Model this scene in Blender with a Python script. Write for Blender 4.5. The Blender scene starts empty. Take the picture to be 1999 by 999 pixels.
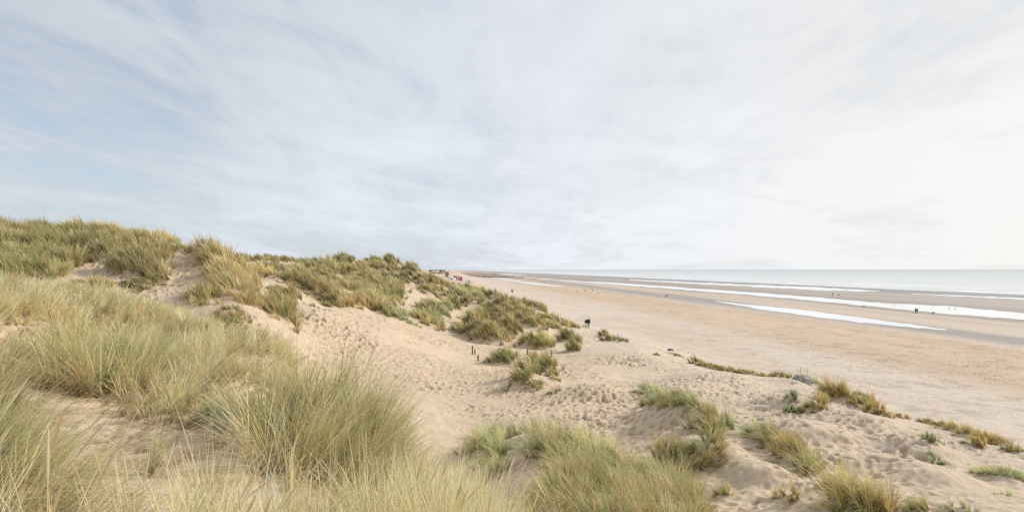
import bpy, bmesh, math, random
import numpy as np
from mathutils import Vector, Matrix
random.seed(7)
rng = np.random.default_rng(11)
F, CX, HY, ZC = 1200.0, 1000.0, 526.0, 14.0      # focal length in photo pixels, principal column, horizon row, eye height
scene = bpy.context.scene
COL = scene.collection

# ------------------------------------------------------------------ tags
def tag(o, label=None, cat=None, group=None, kind=None):
    if label: o['label'] = label
    if cat: o['category'] = cat
    if group: o['group'] = group
    if kind: o['kind'] = kind
    return o

def empty(name, loc, rz=0.0):
    o = bpy.data.objects.new(name, None); COL.objects.link(o)
    o.empty_display_size = 0.2
    o.location = loc; o.rotation_euler = (0, 0, rz)
    return o

# ------------------------------------------------------------------ numpy noise
def _hash(ix, iy, seed):
    h = (ix.astype(np.int64) * 374761393 + iy.astype(np.int64) * 668265263 + seed * 1274126177) & 0xFFFFFFFF
    h = ((h ^ (h >> 13)) * 1274126177) & 0xFFFFFFFF
    h = h ^ (h >> 16)
    h = (h * 2246822519) & 0xFFFFFFFF
    h = h ^ (h >> 15)
    return (h & 0xFFFFFF).astype(np.float64) / 0xFFFFFF

def vnoise(x, y, seed=0):
    ix = np.floor(x); iy = np.floor(y)
    fx = x - ix; fy = y - iy
    fx = fx * fx * fx * (fx * (fx * 6 - 15) + 10); fy = fy * fy * fy * (fy * (fy * 6 - 15) + 10)
    a = _hash(ix, iy, seed); b = _hash(ix + 1, iy, seed)
    c = _hash(ix, iy + 1, seed); d = _hash(ix + 1, iy + 1, seed)
    return (a + (b - a) * fx) * (1 - fy) + (c + (d - c) * fx) * fy

def fbm(x, y, octv=4, seed=0):
    s = 0; a = 1; t = 0
    for k in range(octv):
        s = s + a * (vnoise(x * 2 ** k + 17.3 * k, y * 2 ** k - 9.1 * k, seed + k) - .5); t += a; a *= .5
    return s / t * 2

def sstep(a, b, x):
    t = np.clip((x - a) / (b - a), 0, 1); return t * t * (3 - 2 * t)

# ------------------------------------------------------------------ terrain: height table (column -> depth, drop below eye)
TAB = {
 -900: [(1,1.65),(3,1.5),(8,1.4),(14,1.1),(20,.6),(26,1.6),(32,-.2),(42,-3),(60,-1),(100,4),(160,6)],
 -400: [(1,1.65),(3,1.55),(6,1.45),(9,1.7),(12,1.3),(18,.6),(25,1.9),(31,.3),(36,-1),(41,-2.3),(50,-1.5),(75,3),(160,6)],
 0:    [(1,1.65),(3,1.6),(5,1.5),(7,1.75),(9,1.75),(12,1.3),(15,.95),(18,.6),(21,.75),(26,1.9),(30,.7),(34,-.1),(37,-1.0),(41,-2.2),(45,-2.1),(50,-1.2),(70,3),(160,6)],
 110:  [(1,1.65),(3,1.65),(5,1.65),(8.5,1.9),(12,1.85),(15,1.4),(18,.85),(21,1.0),(26,2.0),(31,.7),(34,.15),(38,-1.0),(42,-2.1),(50,-1.2),(70,3)],
 200:  [(1,1.65),(3,1.7),(5,1.75),(8.5,1.95),(13,2.1),(16,1.6),(18,1.2),(20,1.12),(22,1.3),(26,2.2),(31,1.0),(34,.25),(37,-.8),(42,-2.05),(50,-1.2),(70,3)],
 340:  [(1,1.65),(3,1.8),(5.5,1.85),(8,2.0),(12,2.14),(18,1.9),(21,1.78),(23,2.0),(27,3.0),(31,1.6),(33,.95),(37,-.15),(39,-1.05),(42,-1.75),(50,0),(70,4),(160,6)],
 450:  [(1,1.65),(3,1.9),(6,1.87),(9.5,1.93),(14,2.26),(18,2.3),(22,2.4),(24,2.7),(27,3.6),(30,2.05),(34,1.4),(38,-.1),(40,-.2),(44,.9),(55,.9),(70,-.3),(80,-1.3),(90,-1.9),(110,2),(160,6)],
 500:  [(22,2.75),(24,3.1),(27,4.0),(30,2.7),(34,2.1),(39,1.1),(44,1.0),(50,.9),(60,.7)],
 560:  [(1,1.65),(3,2.0),(5,2.0),(7.5,2.15),(10,2.3),(14,2.5),(17,2.65),(20,2.95),(25,5.0),(29,3.9),(33,3.45),(40,3.0),(47,1.35),(55,1.25),(65,.5),(80,-.4),(90,-1.3),(110,2),(160,6)],
 620:  [(3,2.0),(5,2.1),(7.5,2.2),(10,2.6),(15,4.2),(22,5.5),(28,5.0),(34,4.6),(40,3.8),(46,3.0),(52,2.1),(57,1.2),(66,1.7),(80,.5),(92,-.7),(100,-.4),(115,2)],
 680:  [(1,1.65),(3,2.0),(5,2.15),(7.5,2.3),(10,2.95),(15,5.2),(20,5.9),(27,5.75),(34,5.5),(41,4.6),(47,3.7),(52,2.6),(57,1.85),(65,2.7),(75,2.25),(85,1.4),(100,-.7),(108,-1.5),(120,0),(150,5)],
 740:  [(3,2.1),(5,2.3),(7.5,2.5),(10,3.2),(14,5.4),(20,6.2),(27,6.2),(36,5.9),(44,5.0),(50,4.1),(55,3.4),(62,3.7),(70,3.6),(80,2.7),(90,1.5),(102,-.5),(108,-1.3),(120,0)],
 800:  [(1,1.65),(3,2.05),(5,2.25),(7,2.6),(10,3.5),(14,5.6),(20,6.5),(28,6.45),(38,6.15),(48,5.45),(54,4.65),(60,5.6),(67,5.2),(75,4.6),(85,2.85),(95,1.6),(108,-.45),(125,1),(150,5)],
 850:  [(60,6.3),(75,6.0),(85,4.8),(95,3.2),(105,1.7),(114,1.6),(130,5)],
 900:  [(1,1.65),(3,2.05),(5,2.35),(7,2.95),(9,3.9),(12,5.4),(15,6.2),(20,6.8),(26,7.0),(36,7.0),(47,6.8),(57,6.5),(64,7.6),(72,7.5),(80,7.1),(90,5.6),(102,3.65),(112,3.3),(125,7)],
 1000: [(1,1.65),(3,2.1),(5,2.5),(7,3.4),(10,5.1),(13,5.6),(17,5.7),(20,5.95),(24,6.75),(28,6.85),(36,7.0),(47,6.8),(54,7.05),(60,7.6),(66,8.0),(78,7.3),(92,5.4),(100,5.1),(112,6.9),(130,10)],
 1100: [(1,1.65),(3,2.25),(5,2.9),(7,4.0),(10,5.0),(14,5.1),(18,5.3),(20,5.4),(24,6.8),(29,6.6),(33,6.65),(42,6.8),(55,7.5),(75,8.7),(95,8.9),(110,8.4),(122,10)],
 1160: [(24,6.7),(30,6.6),(40,6.9),(58,7.8),(75,9.3),(95,10.1),(120,11.3),(135,12.6)],
 1230: [(1,1.65),(3,2.6),(5,3.5),(7,4.5),(10,5.0),(13.5,5.3),(16,5.4),(18,5.5),(21,6.5),(25,6.55),(31,6.55),(40,7.1),(58,7.9),(82,9.5),(100,10.7)],
 1350: [(1,1.65),(3,2.9),(5,3.8),(7,4.5),(10,5.0),(13,5.3),(15,5.45),(18,5.6),(21,5.7),(24,5.85),(27,6.0),(30,6.5),(34,6.6),(43,7.3),(55,8.25),(62,9.5),(80,11)],
 1500: [(1,1.65),(3,2.9),(5,3.9),(7,4.6),(10,4.9),(12.5,5.0),(15,5.2),(18.5,5.45),(23,5.85),(29,6.4),(36,7.0),(44,7.8),(52,9.4),(60,11)],
 1560: [(29,6.15),(34,6.6),(39,7.02),(44,8.3),(52,10)],
 1620: [(1,1.65),(3,2.9),(5,3.9),(7,4.6),(10,4.8),(13.5,4.9),(17,5.35),(22,5.75),(26,5.95),(33,6.6),(38,8),(46,10.5)],
 1750: [(1,1.65),(3,2.9),(5,3.9),(7,4.5),(10,4.7),(12,4.75),(15.5,5.2),(20,5.75),(26,6.2),(31,8),(40,11)],
 1900: [(1,1.65),(3,2.9),(5,3.8),(7,4.4),(10,4.65),(12.2,4.8),(15.5,5.25),(19,5.75),(23,6.2),(28,8),(36,11)],
 2000: [(1,1.65),(3,2.9),(6,4.1),(10,4.65),(12,4.75),(16,5.4),(21.5,6.2),(26,8.2),(33,10.8)],
 2300: [(1,1.65),(3,2.9),(6,4),(10,4.8),(16,6),(20,8),(28,11)],
 2800: [(1,1.65),(3,3),(6,4.5),(10,6),(14,8.5),(22,11)],
}
cp = np.array([(p / 120.0, math.log(d) / .2, h) for p, L in TAB.items() for d, h in L])
def tps_fit(c, lam=.02):
    n = len(c); d = np.hypot(c[:, None, 0] - c[None, :, 0], c[:, None, 1] - c[None, :, 1])
    K = np.where(d > 0, d * d * np.log(d + 1e-12), 0) + lam * np.eye(n)
    P = np.c_[np.ones(n), c[:, :2]]
    A = np.zeros((n + 3, n + 3)); A[:n, :n] = K; A[:n, n:] = P; A[n:, :n] = P.T
    return np.linalg.solve(A, np.r_[c[:, 2], 0, 0, 0])
W = tps_fit(cp)
def tps_eval(px, ld):
    u = (px / 120.0).ravel(); w = (ld / .2).ravel(); out = np.empty(u.size)
    for i in range(0, u.size, 20000):
        d2 = (u[i:i+20000, None] - cp[None, :, 0]) ** 2 + (w[i:i+20000, None] - cp[None, :, 1]) ** 2
        out[i:i+20000] = (.5 * d2 * np.log(d2 + 1e-12)) @ W[:-3] + W[-3] + W[-2] * u[i:i+20000] + W[-1] * w[i:i+20000]
    return out.reshape(px.shape)

# fine grid in (column, log depth)
gpx = np.concatenate([np.linspace(-2600, -130, 90, endpoint=False), np.arange(-130, 2130, 2.5), np.linspace(2132, 4800, 90)])
gld = np.concatenate([np.arange(math.log(.7), math.log(3), .02), np.arange(math.log(3), math.log(11), .0075), np.arange(math.log(11), math.log(75), .0034), np.arange(math.log(75), math.log(130), .0062), np.arange(math.log(130), math.log(14000), .0105)])
gD = np.exp(gld)
NX, NY = len(gpx), len(gld)
# coarse TPS then bilinear
kpx = np.concatenate([np.linspace(-2600, -150, 25, endpoint=False), np.arange(-150, 2160, 10), np.linspace(2165, 4800, 25)])
kld = np.arange(math.log(.7), math.log(230), .022)
KP, KL = np.meshgrid(np.clip(kpx, -1000, 2900), kld)
KH = tps_eval(KP, KL)
def bil(xs, ys, A, x, y):
    i = np.clip(np.searchsorted(xs, x, side='right') - 1, 0, len(xs) - 2); j = np.clip(np.searchsorted(ys, y, side='right') - 1, 0, len(ys) - 2)
    fx = np.clip((x - xs[i]) / (xs[i + 1] - xs[i]), 0, 1); fy = np.clip((y - ys[j]) / (ys[j + 1] - ys[j]), 0, 1)
    return (A[j, i] * (1 - fx) + A[j, i + 1] * fx) * (1 - fy) + (A[j + 1, i] * (1 - fx) + A[j + 1, i + 1] * fx) * fy
GP, GL = np.meshgrid(gpx, gld)
GDm = np.exp(GL)
GX = (GP - CX) / F * GDm
GY = GDm
S = GX + .1 * GDm                                   # distance across the shore
def z_beach(s):
    return np.interp(s, [-200, -20, 10, 25, 40, 60, 75, 95, 130, 140, 200, 260, 300, 345, 900, 3000], [9, 7, 5.5, 3.5, 1.6, .5, .2, -.3, -.36, -.48, -.52, -.8, -1.0, -1.2, -6, -8])
h0 = bil(kpx, kld, KH, GP, GL)
wB = np.maximum(sstep(23, 36, S), sstep(125, 165, GDm))
warp = 6 * fbm(GX / 45, GY / 160, 3, 5)
zb = z_beach(S + np.where(S > 300, warp, 0))
zb = zb + fbm(GX / 30, GY / 60, 3, 8) * 1.2 * sstep(6, -20, S) * sstep(150, 220, GDm)
Z = (ZC - h0) * (1 - wB) + zb * wB
dune = (1 - wB) * sstep(1.5, 4, GDm)
Z = Z + dune * (fbm(GX / 3.2, GY / 3.2, 4, 21) * .16 * sstep(3, 25, GDm) + fbm(GX / 9, GY / 9, 2, 25) * .15 * sstep(8, 40, GDm))

def vground(): return F * (ZC - Z) / GDm
VG = vground()
def ray(px, py, Dmin=2.0):
    """depth at which the ground is met in a given direction"""
    i = min(max(np.searchsorted(gpx, px), 0), NX - 1); j0 = np.searchsorted(gld, math.log(Dmin))
    col = VG[j0:, i]; k = np.nonzero(col <= py - HY)[0]
    if len(k) == 0: return gD[j0 + int(np.argmin(col))]
    k = k[0]
    if k == 0: return gD[j0]
    a, b = col[k - 1], col[k]; f = (a - (py - HY)) / max(a - b, 1e-9)
    return math.exp(gld[j0 + k - 1] * (1 - f) + gld[j0 + k] * f)
def XY(px, D): return ((px - CX) / F * D, D)
def zat(x, y):
    y = np.maximum(y, .71); px = CX + F * x / y
    return bil(gpx, gld, Z, px, np.log(y))
def at(px, py, Dmin=2.0):
    D = ray(px, py, Dmin); x, y = XY(px, D); return Vector((x, y, float(zat(np.array(x), np.array(y)))))

# ------------------------------------------------------------------ tufts of marram grass
PAL = dict(straw=(.50,.385,.20), pale=(.64,.53,.35), olive=(.235,.205,.085), green=(.265,.305,.14), sage=(.305,.345,.205), gold=(.41,.305,.13), rust=(.38,.235,.10), brown=(.20,.145,.09), deep=(.13,.165,.065))
MIX = dict(
 fg=   [('straw',.35),('pale',.22),('green',.18),('sage',.11),('gold',.08),('brown',.06)],
 fgg=  [('straw',.22),('pale',.10),('green',.28),('sage',.15),('gold',.09),('olive',.16)],
 pale= [('straw',.42),('pale',.38),('green',.07),('sage',.05),('gold',.08)],
 dune= [('straw',.22),('olive',.38),('gold',.05),('green',.23),('brown',.08),('pale',.04)],
 dgreen=[('olive',.38),('green',.28),('straw',.18),('deep',.11),('gold',.05)],
 dstraw=[('straw',.38),('gold',.08),('olive',.32),('pale',.06),('brown',.05),('green',.11)],
 far=  [('olive',.38),('straw',.21),('sage',.17),('brown',.10),('deep',.14)],
 sage= [('sage',.50),('green',.24),('straw',.20),('olive',.06)],
 gold= [('gold',.27),('olive',.34),('rust',.11),('straw',.12),('green',.16)],
 dead= [('brown',.4),('straw',.4),('gold',.2)],
 leaf= [('green',.6),('deep',.25),('sage',.15)],
)
WIND = dict(default=(-.30, .05))
class Tuft:
    __slots__ = ('x','y','D','R','L','hm','typ','dens','lean','Ry','spread')
TUFTS = []                                          # every tuft made, for the mounds and the sand around them
def tuft(px, py, w, h, typ, Dmin=2.0, D=None, L=None, dens=1.0, lean=None, flat=1.0, spread=.55):
    t = Tuft(); t.spread = spread
    if D is None: D = ray(px, py, Dmin)
    t.D = D; t.x, t.y = XY(px, D)
    t.R = w * D / F * .5
    H = h * D / F
    t.L = L if L else min(max(.75 * H, .22), .95 if D < 70 else 1.15)
    t.hm = max(0, H - .72 * t.L) * .8
    t.typ = typ; t.dens = dens; t.Ry = t.R * flat
    t.lean = lean if lean else ((-.42 + random.uniform(-.12, .15), random.uniform(-.1, .1)) if D > 10 else (.12, .05))
    t.y += t.Ry * .6
    TUFTS.append(t); return t
def inpoly(x, y, P):
    c = False; n = len(P)
    for i in range(n):
        x1, y1 = P[i]; x2, y2 = P[i - 1]
        if (y1 > y) != (y2 > y) and x < (x2 - x1) * (y - y1) / (y2 - y1) + x1: c = not c
    return c
def fill(P, spacing, R, L, types, hm=0.0, Dmin=2.0, depth=False, tries=2500, dens=1.0, lean=None, jit=.3, holes=()):
    """scatter tufts over an outline given in view directions (or direction, depth)"""
    xs = [p[0] for p in P]; ys = [p[1] for p in P]; acc = []; out = []
    for _ in range(tries):
        px = random.uniform(min(xs), max(xs)); py = random.uniform(min(ys), max(ys))
        if not inpoly(px, py, P): continue
        if any(((px - a) / ra) ** 2 + ((py - b) / rb) ** 2 < 1 for a, b, ra, rb in holes): continue
        D = py if depth else ray(px, py, Dmin)
        x, y = XY(px, D)
        if any((x - a) ** 2 + (y - b) ** 2 < spacing ** 2 for a, b in acc): continue
        acc.append((x, y))
        t = Tuft(); t.spread = .5; t.x, t.y, t.D = x, y, D; k = random.uniform(1 - jit, 1 + jit)
        t.R = R * k; t.Ry = t.R; t.L = L * random.uniform(.82, 1.15); t.hm = hm * random.uniform(.4, 1.3)
        t.typ = random.choice(types); t.dens = dens; t.lean = lean if lean else ((-.38 + random.uniform(-.15, .2), random.uniform(-.1, .1)) if D > 12 else (.12, .05))
        TUFTS.append(t); out.append(t)
    return out

STUFF = {}                                          # grass that nobody could count
THINGS = []                                         # clumps that stand by themselves: (label, tufts)
def T(label, *subs, **kw):
    THINGS.append((label, [tuft(*s, **kw) for s in subs]))

# --- near slope on the left, knee-deep grass
fgl = []
HOLES = [(35,660,85,30),(505,714,85,18),(470,768,75,26),(215,815,150,46),(350,900,130,80),(170,740,130,36),(360,640,26,7)]
fgl += fill([(-150,572),(0,556),(120,566),(240,592),(300,612),(420,652),(575,700),(560,716),(480,704),(440,706),(515,742),(505,758),(440,752),(380,785),(320,795),(250,768),(110,762),(60,705),(110,672),(60,655),(-150,655)],
            .60, .42, .60, ['fg','pale','pale','fg','fgg'], tries=9000, dens=.72, lean=(.30,.03), holes=HOLES)
fgl += fill([(-250,850),(0,860),(40,895),(70,940),(95,990),(120,1100),(-250,1150)], .42, .34, .60, ['fgg','fgg','fg'], tries=5000, dens=.85, lean=(.62,.0))
fgl += fill([(-250,705),(0,700),(30,740),(45,800),(-250,800)], .55, .38, .66, ['fg','fgg'], tries=2500, dens=.7, lean=(.45,.0))
STUFF['left'] = fgl
# --- straw grass at the photographer's feet
fgb = []
fgb += fill([(-150,3.3),(450,3.3),(450,2.5),(-150,2.5)], .30, .16, .80, ['pale','fg'], depth=True, tries=3000, dens=.10)
fgb += fill([(330,3.6),(450,4.1),(560,4.6),(700,4.9),(820,5.2),(960,5.2),(1090,4.2),(1130,2.6),(330,2.6)], .28, .22, .68, ['pale','fg','pale'], depth=True, tries=7000, dens=.50)
fgb += fill([(720,5.2),(730,9.3),(770,10.0),(840,9.6),(890,8.4),(950,7.0),(1050,5.4),(1090,4.2),(960,5.0),(820,5.0)], .42, .34, .62, ['pale','fg','pale'], depth=True, tries=6000, dens=.7)
# dry blades fallen on the bare sand
fgb += fill([(90,760),(420,740),(560,760),(470,850),(430,1000),(120,1000),(100,860)], .45, .5, .42, ['dead'], tries=1500, dens=.05, lean=(1.3,.5))
fgb += fill([(0,630),(100,640),(90,690),(0,690)], .5, .5, .45, ['dead'], tries=400, dens=.06, lean=(1.3,-.3))
fgb += fill([(430,700),(580,700),(560,760),(440,790)], .5, .5, .45, ['dead'], tries=400, dens=.06, lean=(1.2,.3))
STUFF['feet'] = fgb
# --- high dune on the left and its spur
dl = []
for a in [(60,520,90,44,'dgreen'),(0,520,90,44,'dgreen'),(20,540,90,48,'dgreen'),(75,543,70,40,'dgreen'),(112,528,70,45,'dune'),(132,526,40,32,'dune'),(40,500,90,45,'dgreen'),(100,498,80,45,'dune'),(20,470,90,40,'dune'),(70,466,90,40,'dune'),
          (130,478,80,50,'dune'),(152,495,50,42,'dune'),(190,472,70,40,'dstraw'),(232,470,60,30,'dstraw'),(190,508,75,32,'dune'),(250,492,50,35,'dune'),(255,540,80,62,'dune'),(290,528,60,50,'dune'),
          (232,532,50,45,'dgreen'),(300,552,50,45,'dune'),(322,505,60,40,'dune'),(283,480,60,35,'dstraw'),(312,473,60,28,'dstraw'),(370,480,50,20,'dgreen'),(335,490,26,8,'dgreen'),(170,567,66,25,'dune'),
          (268,565,70,18,'dune'),(392,505,60,45,'dune'),(420,522,70,50,'dstraw'),(452,535,70,52,'dstraw'),(430,560,80,60,'dstraw'),(462,575,70,55,'dstraw'),(442,588,90,60,'dstraw'),(480,545,55,45,'dstraw'),
          (402,525,30,28,'dune'),(385,592,60,35,'dune'),(440,628,60,25,'dune'),(455,645,44,16,'dune'),(500,538,50,25,'dstraw'),(528,543,36,20,'dstraw'),(-50,500,120,60,'dune'),(-60,545,120,60,'dgreen'),
          (-150,520,140,70,'dune'),(-30,462,100,40,'dune'),(-120,455,120,45,'dune'),(352,487,26,8,'dgreen')]:
    dl.append(tuft(*a, Dmin=25))
dl += fill([(-200,470),(-60,450),(0,448),(130,452),(245,462),(300,470),(240,500),(140,500),(140,535),(100,545),(-200,545)], 1.5, .95, .74, ['dune','dgreen','dune','dgreen'], hm=.35, Dmin=25, tries=1200)
STUFF['dune_left'] = dl
# --- ridge behind the sand slope, and the far ridge
dm = []
for a in [(575,562,50,48,'dune'),(602,572,50,40,'dune'),(580,548,50,38,'dune'),(626,582,55,42,'dstraw'),(652,588,50,36,'dstraw'),(662,602,50,40,'dstraw'),(690,603,50,36,'dstraw'),(715,606,44,32,'dstraw'),(730,608,36,30,'dstraw'),
          (600,578,26,10,'dgreen'),(628,588,24,9,'dgreen'),(645,602,34,13,'dgreen'),(612,560,50,35,'dune'),(640,572,44,34,'dune'),(745,617,40,26,'dune'),(770,624,54,28,'sage'),(792,634,40,12,'sage'),(757,622,30,14,'sage'),
          (545,628,60,50,'dune'),(530,612,50,36,'dune'),(566,592,50,36,'dune'),(500,577,20,12,'dune'),(497,603,18,8,'dune'),(540,576,38,20,'dune'),(550,606,50,40,'dune')]:
    dm.append(tuft(*a, Dmin=29))
for a in [(600,606,30,12,'sage'),(595,627,24,5,'sage'),(640,628,18,8,'sage'),(615,612,20,8,'sage')]:
    dm.append(tuft(*a, Dmin=29, dens=.35))
for a in [(462,510,40,14,'far'),(490,510,44,14,'far'),(520,509,44,13,'far'),(548,509,40,12,'far'),(572,510,36,11,'far'),(600,512,30,8,'dgreen'),(500,525,50,14,'far'),(530,528,50,18,'far'),(560,530,40,16,'far'),(615,522,50,9,'dgreen'),(575,538,30,14,'far')]:
    dm.append(tuft(*a, Dmin=60))
STUFF['ridge_mid'] = dm
# --- broad grassed dune in the middle distance
dk = []
dk += fill([(604,524),(640,514),(720,512),(780,518),(822,538),(852,558),(840,564),(800,556),(770,548),(740,543),(700,546),(660,541),(622,543),(608,536)], 2.7, 1.4, 1.0, ['far','far','dune'], hm=1.0, Dmin=72, tries=3000, dens=1.0)
dk += fill([(668,552),(700,549),(750,553),(790,562),(765,575),(782,592),(752,600),(700,577)], 2.2, 1.5, 1.0, ['dgreen','far','dune'], hm=.4, Dmin=62, tries=900)
dk += fill([(830,560),(880,566),(930,572),(946,582),(925,603),(900,606),(880,600),(862,612),(862,632),(832,634),(818,622),(842,597),(835,580)], 2.7, 1.4, 1.0, ['far','sage','dune','dune'], hm=.7, Dmin=65, tries=1200)
for a in [(856,556,44,14,'dune'),(880,563,44,13,'dune'),(896,565,36,11,'dune'),(836,547,40,12,'far'),(922,565,30,9,'dune')]:
    dk.append(tuft(*a, Dmin=72))
for a in [(846,539,16,9,'dgreen'),(853,539,16,9,'dgreen'),(860,539,16,9,'dgreen'),(867,538.5,12,8,'dgreen')]: dk.append(tuft(*a, D=800))
STUFF['dune_mid'] = dk
# --- ridge that runs down to the beach
dr = []
for a in [(922,640,44,40,'dune'),(942,636,40,38,'dune'),(968,630,44,40,'dune'),(946,578,26,20,'dune'),(962,586,32,26,'dune'),(985,602,40,32,'dune'),(1000,614,40,32,'dune'),(1020,630,40,26,'dune'),(985,590,30,13,'dune'),(1008,596,38,16,'dune'),
          (1032,601,38,20,'dune'),(1053,611,40,23,'dune'),(1046,644,46,32,'dune'),(1070,634,40,26,'dune'),(1082,643,40,18,'dune'),(1093,634,42,18,'dune'),(1114,639,34,13,'dgreen'),(1028,614,36,22,'dune'),(955,602,26,16,'dune'),(990,636,26,20,'dune')]:
    dr.append(tuft(*a, Dmin=65))
STUFF['ridge_right'] = dr

# --- clumps that stand by themselves
T('broad olive marram tussock just behind the sand crest, above the leaning wooden posts', (935,664,60,48,'dune'),(960,671,60,50,'dune'),(905,655,40,26,'dgreen'),Dmin=62)
T('upright straggly marram tussock between two larger ones behind the sand crest', (1000,660,46,50,'dune'),(985,657,30,30,'dune'),Dmin=65)
T('shaggy marram tussock right behind the short wooden post, olive and straw', (1035,683,44,42,'dune'),(1062,684,44,42,'dgreen'),Dmin=60)
T('rounded green tussock on bare sand just left and below the couple in dark coats', (1112,672,42,34,'dgreen'),(1120,688,32,30,'dune'),Dmin=55)
T('ragged green tussock on the dune lip to the right of the couple', (1182,659,24,18,'dgreen'),(1190,666,34,15,'dgreen'),(1204,665,26,8,'sage'),Dmin=50)
T('tiny dark green tuft at the right end of the dune lip', (1217,668,22,9,'dgreen'),Dmin=50)
T('compact green tussock on the sand between the wooden posts', (980,716,46,32,'dgreen'),(993,710,44,32,'dgreen'),Dmin=30)
T('little sprig of grass on the sand below the leaning wooden posts', (954,715,14,12,'dgreen'),Dmin=30)
T('double mounded green tussock alone in the middle of the sandy valley', (1052,716,48,32,'dgreen'),(1072,724,46,34,'dgreen'),(1084,738,28,24,'dune'),(1028,744,42,40,'dgreen'),(1018,762,44,28,'dgreen'),(1044,764,36,12,'dune'),(1086,752,20,14,'dune'),Dmin=26)
T('small flat green tuft below the double mounded tussock', (1083,772,24,9,'dgreen'),Dmin=25)
T('very small tuft left of the blue bundle on the upper beach', (1284,695,16,6,'sage'),Dmin=40)
T('small tuft on the sand just below the blue bundle', (1319,694.5,26,6,'dgreen'),Dmin=40,L=.22)
T('pointed tuft at the left end of the low grass row above the beach', (1362,713,26,18,'gold'),Dmin=40)
T('long low row of grass along the crest above the beach', (1385,720,34,12,'dgreen'),(1410,724,34,12,'dgreen'),(1435,728,34,14,'dune'),(1465,732,38,11,'dune'),(1492,736,30,9,'dune'),Dmin=35)
T('dark flat tuft on the crest left of the grey blocks and poles', (1524,738,28,14,'dgreen'),(1540,739,24,11,'dgreen'),Dmin=32)
T('pale green strip of grass in front of the grey blocks', (1575,744,36,13,'sage'),(1600,753,34,13,'sage'),Dmin=30)
T('tallest olive tussock on the foredune crest', (1632,782,40,50,'gold'),(1650,786,46,44,'gold'),(1668,790,36,28,'gold'),(1622,770,24,30,'gold'),Dmin=22)
T('olive clump with trailing green runners on the hollow side of the foredune', (1610,802,36,36,'gold'),(1590,808,44,22,'gold'),(1560,806,36,10,'leaf'),Dmin=18)
T('small green plant clinging to the sand hollow left of the olive clump', (1547,797,16,20,'leaf'),(1542,806,18,18,'leaf'),(1551,804,14,12,'leaf'),Dmin=18, dens=1.8,spread=.9)
T('olive strip of grass sloping right from the tallest foredune tussock', (1690,798,36,26,'gold'),(1705,806,30,18,'gold'),(1685,776,30,12,'dune'),Dmin=20)
T('rusty orange tussock with upright blades on the foredune', (1702,800,28,36,'gold'),(1716,810,34,32,'gold'),(1735,815,28,16,'gold'),Dmin=20)
T('small rusty tuft alone on the foredune shoulder', (1765,818,24,14,'gold'),Dmin=18)
T('low thin grass strip starting the right foredune row', (1820,829,40,11,'dune'),(1848,836,36,14,'dune'),Dmin=16)
T('long dark olive grass row running down the foredune at right', (1880,848,46,26,'gold'),(1905,858,44,24,'gold'),(1935,866,44,26,'gold'),(1965,872,44,22,'gold'),(1985,882,36,14,'dune'),Dmin=15)
T('short dark tuft on the near side of the right foredune row', (1918,872,34,26,'gold'),Dmin=14)
T('bluish green grass clump at the left end of the mid hummock', (1265,775,32,26,'sage'),(1285,782,46,28,'sage'),(1265,796,24,22,'dune'),(1310,788,36,18,'sage'),Dmin=18)
T('wide green and straw grass clump across the mid hummock', (1300,806,56,34,'sage'),(1330,812,60,36,'dgreen'),(1362,818,60,36,'sage'),(1395,826,52,34,'dgreen'),(1420,836,36,28,'sage'),(1372,838,52,34,'dune'),(1392,848,36,30,'dgreen'),Dmin=15,L=.62)
T('dark green windswept clump on the shaded side of the mid hummock', (1305,902,46,42,'dgreen'),(1328,914,56,42,'dgreen'),(1358,922,56,36,'dgreen'),(1385,918,50,32,'dune'),(1400,902,40,28,'dgreen'),Dmin=12,L=.62,lean=(.35,-.1))
T('long diagonal clump fading from green to golden on the sand', (1484,854,44,28,'sage'),(1506,866,46,36,'dgreen'),(1524,878,46,42,'dune'),(1540,890,46,46,'gold'),(1558,903,46,46,'gold'),(1575,914,44,42,'gold'),(1592,926,40,34,'dgreen'),(1578,928,36,16,'sage'),Dmin=11,L=.6,dens=1.15)
T('big upright olive green and golden tussock at the bottom edge right of centre', (1660,990,70,78,'gold'),(1700,1000,70,84,'gold'),(1725,1005,46,60,'gold'),(1680,1015,80,70,'dgreen'),Dmin=9,L=.82,dens=1.2)
T('green tuft at the upper left shoulder of the big golden tussock', (1640,955,34,42,'sage'),(1615,950,24,26,'dgreen'),Dmin=10)
T('thin straw and olive tuft left of the big golden tussock', (1550,985,40,44,'dune'),(1525,975,40,22,'dune'),Dmin=9,dens=.6)
T('small drooping tuft alone in the steep sand face', (1415,972,44,30,'dune'),Dmin=9,dens=.6)
T('spiky green tuft at the bottom edge right of the big golden tussock', (1800,1008,50,44,'sage'),(1815,1010,36,34,'dgreen'),Dmin=9)
T('pale green tuft cut by the bottom edge near the right corner', (1890,1010,60,30,'sage'),Dmin=9,dens=.6)
T('bright green creeping plant trailing down the sand bank at right', (1795,862,26,12,'leaf'),(1810,876,26,16,'leaf'),(1822,890,24,18,'leaf'),(1836,906,26,18,'leaf'),(1846,890,14,10,'leaf'),(1826,900,20,12,'leaf'),Dmin=10,dens=.9)
T('sage green windswept tuft at the right edge of the photo', (1945,930,60,24,'sage'),(1985,938,64,28,'sage'),Dmin=10)
T('faint flattened tuft below the sage tuft at the right edge', (1970,965,50,14,'sage'),Dmin=10,dens=.35)
mass = fill([(925,885),(955,852),(1040,852),(1100,862),(1180,892),(1262,932),(1330,985),(1345,1060),(1085,1060),(1065,975),(1040,905),(1005,865),(965,880)], .52, .42, .72, ['dgreen','fgg','sage','fg'], Dmin=11, tries=5000, dens=.95, hm=.06, holes=[(1012,876,50,18),(1024,938,60,58)])
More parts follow.
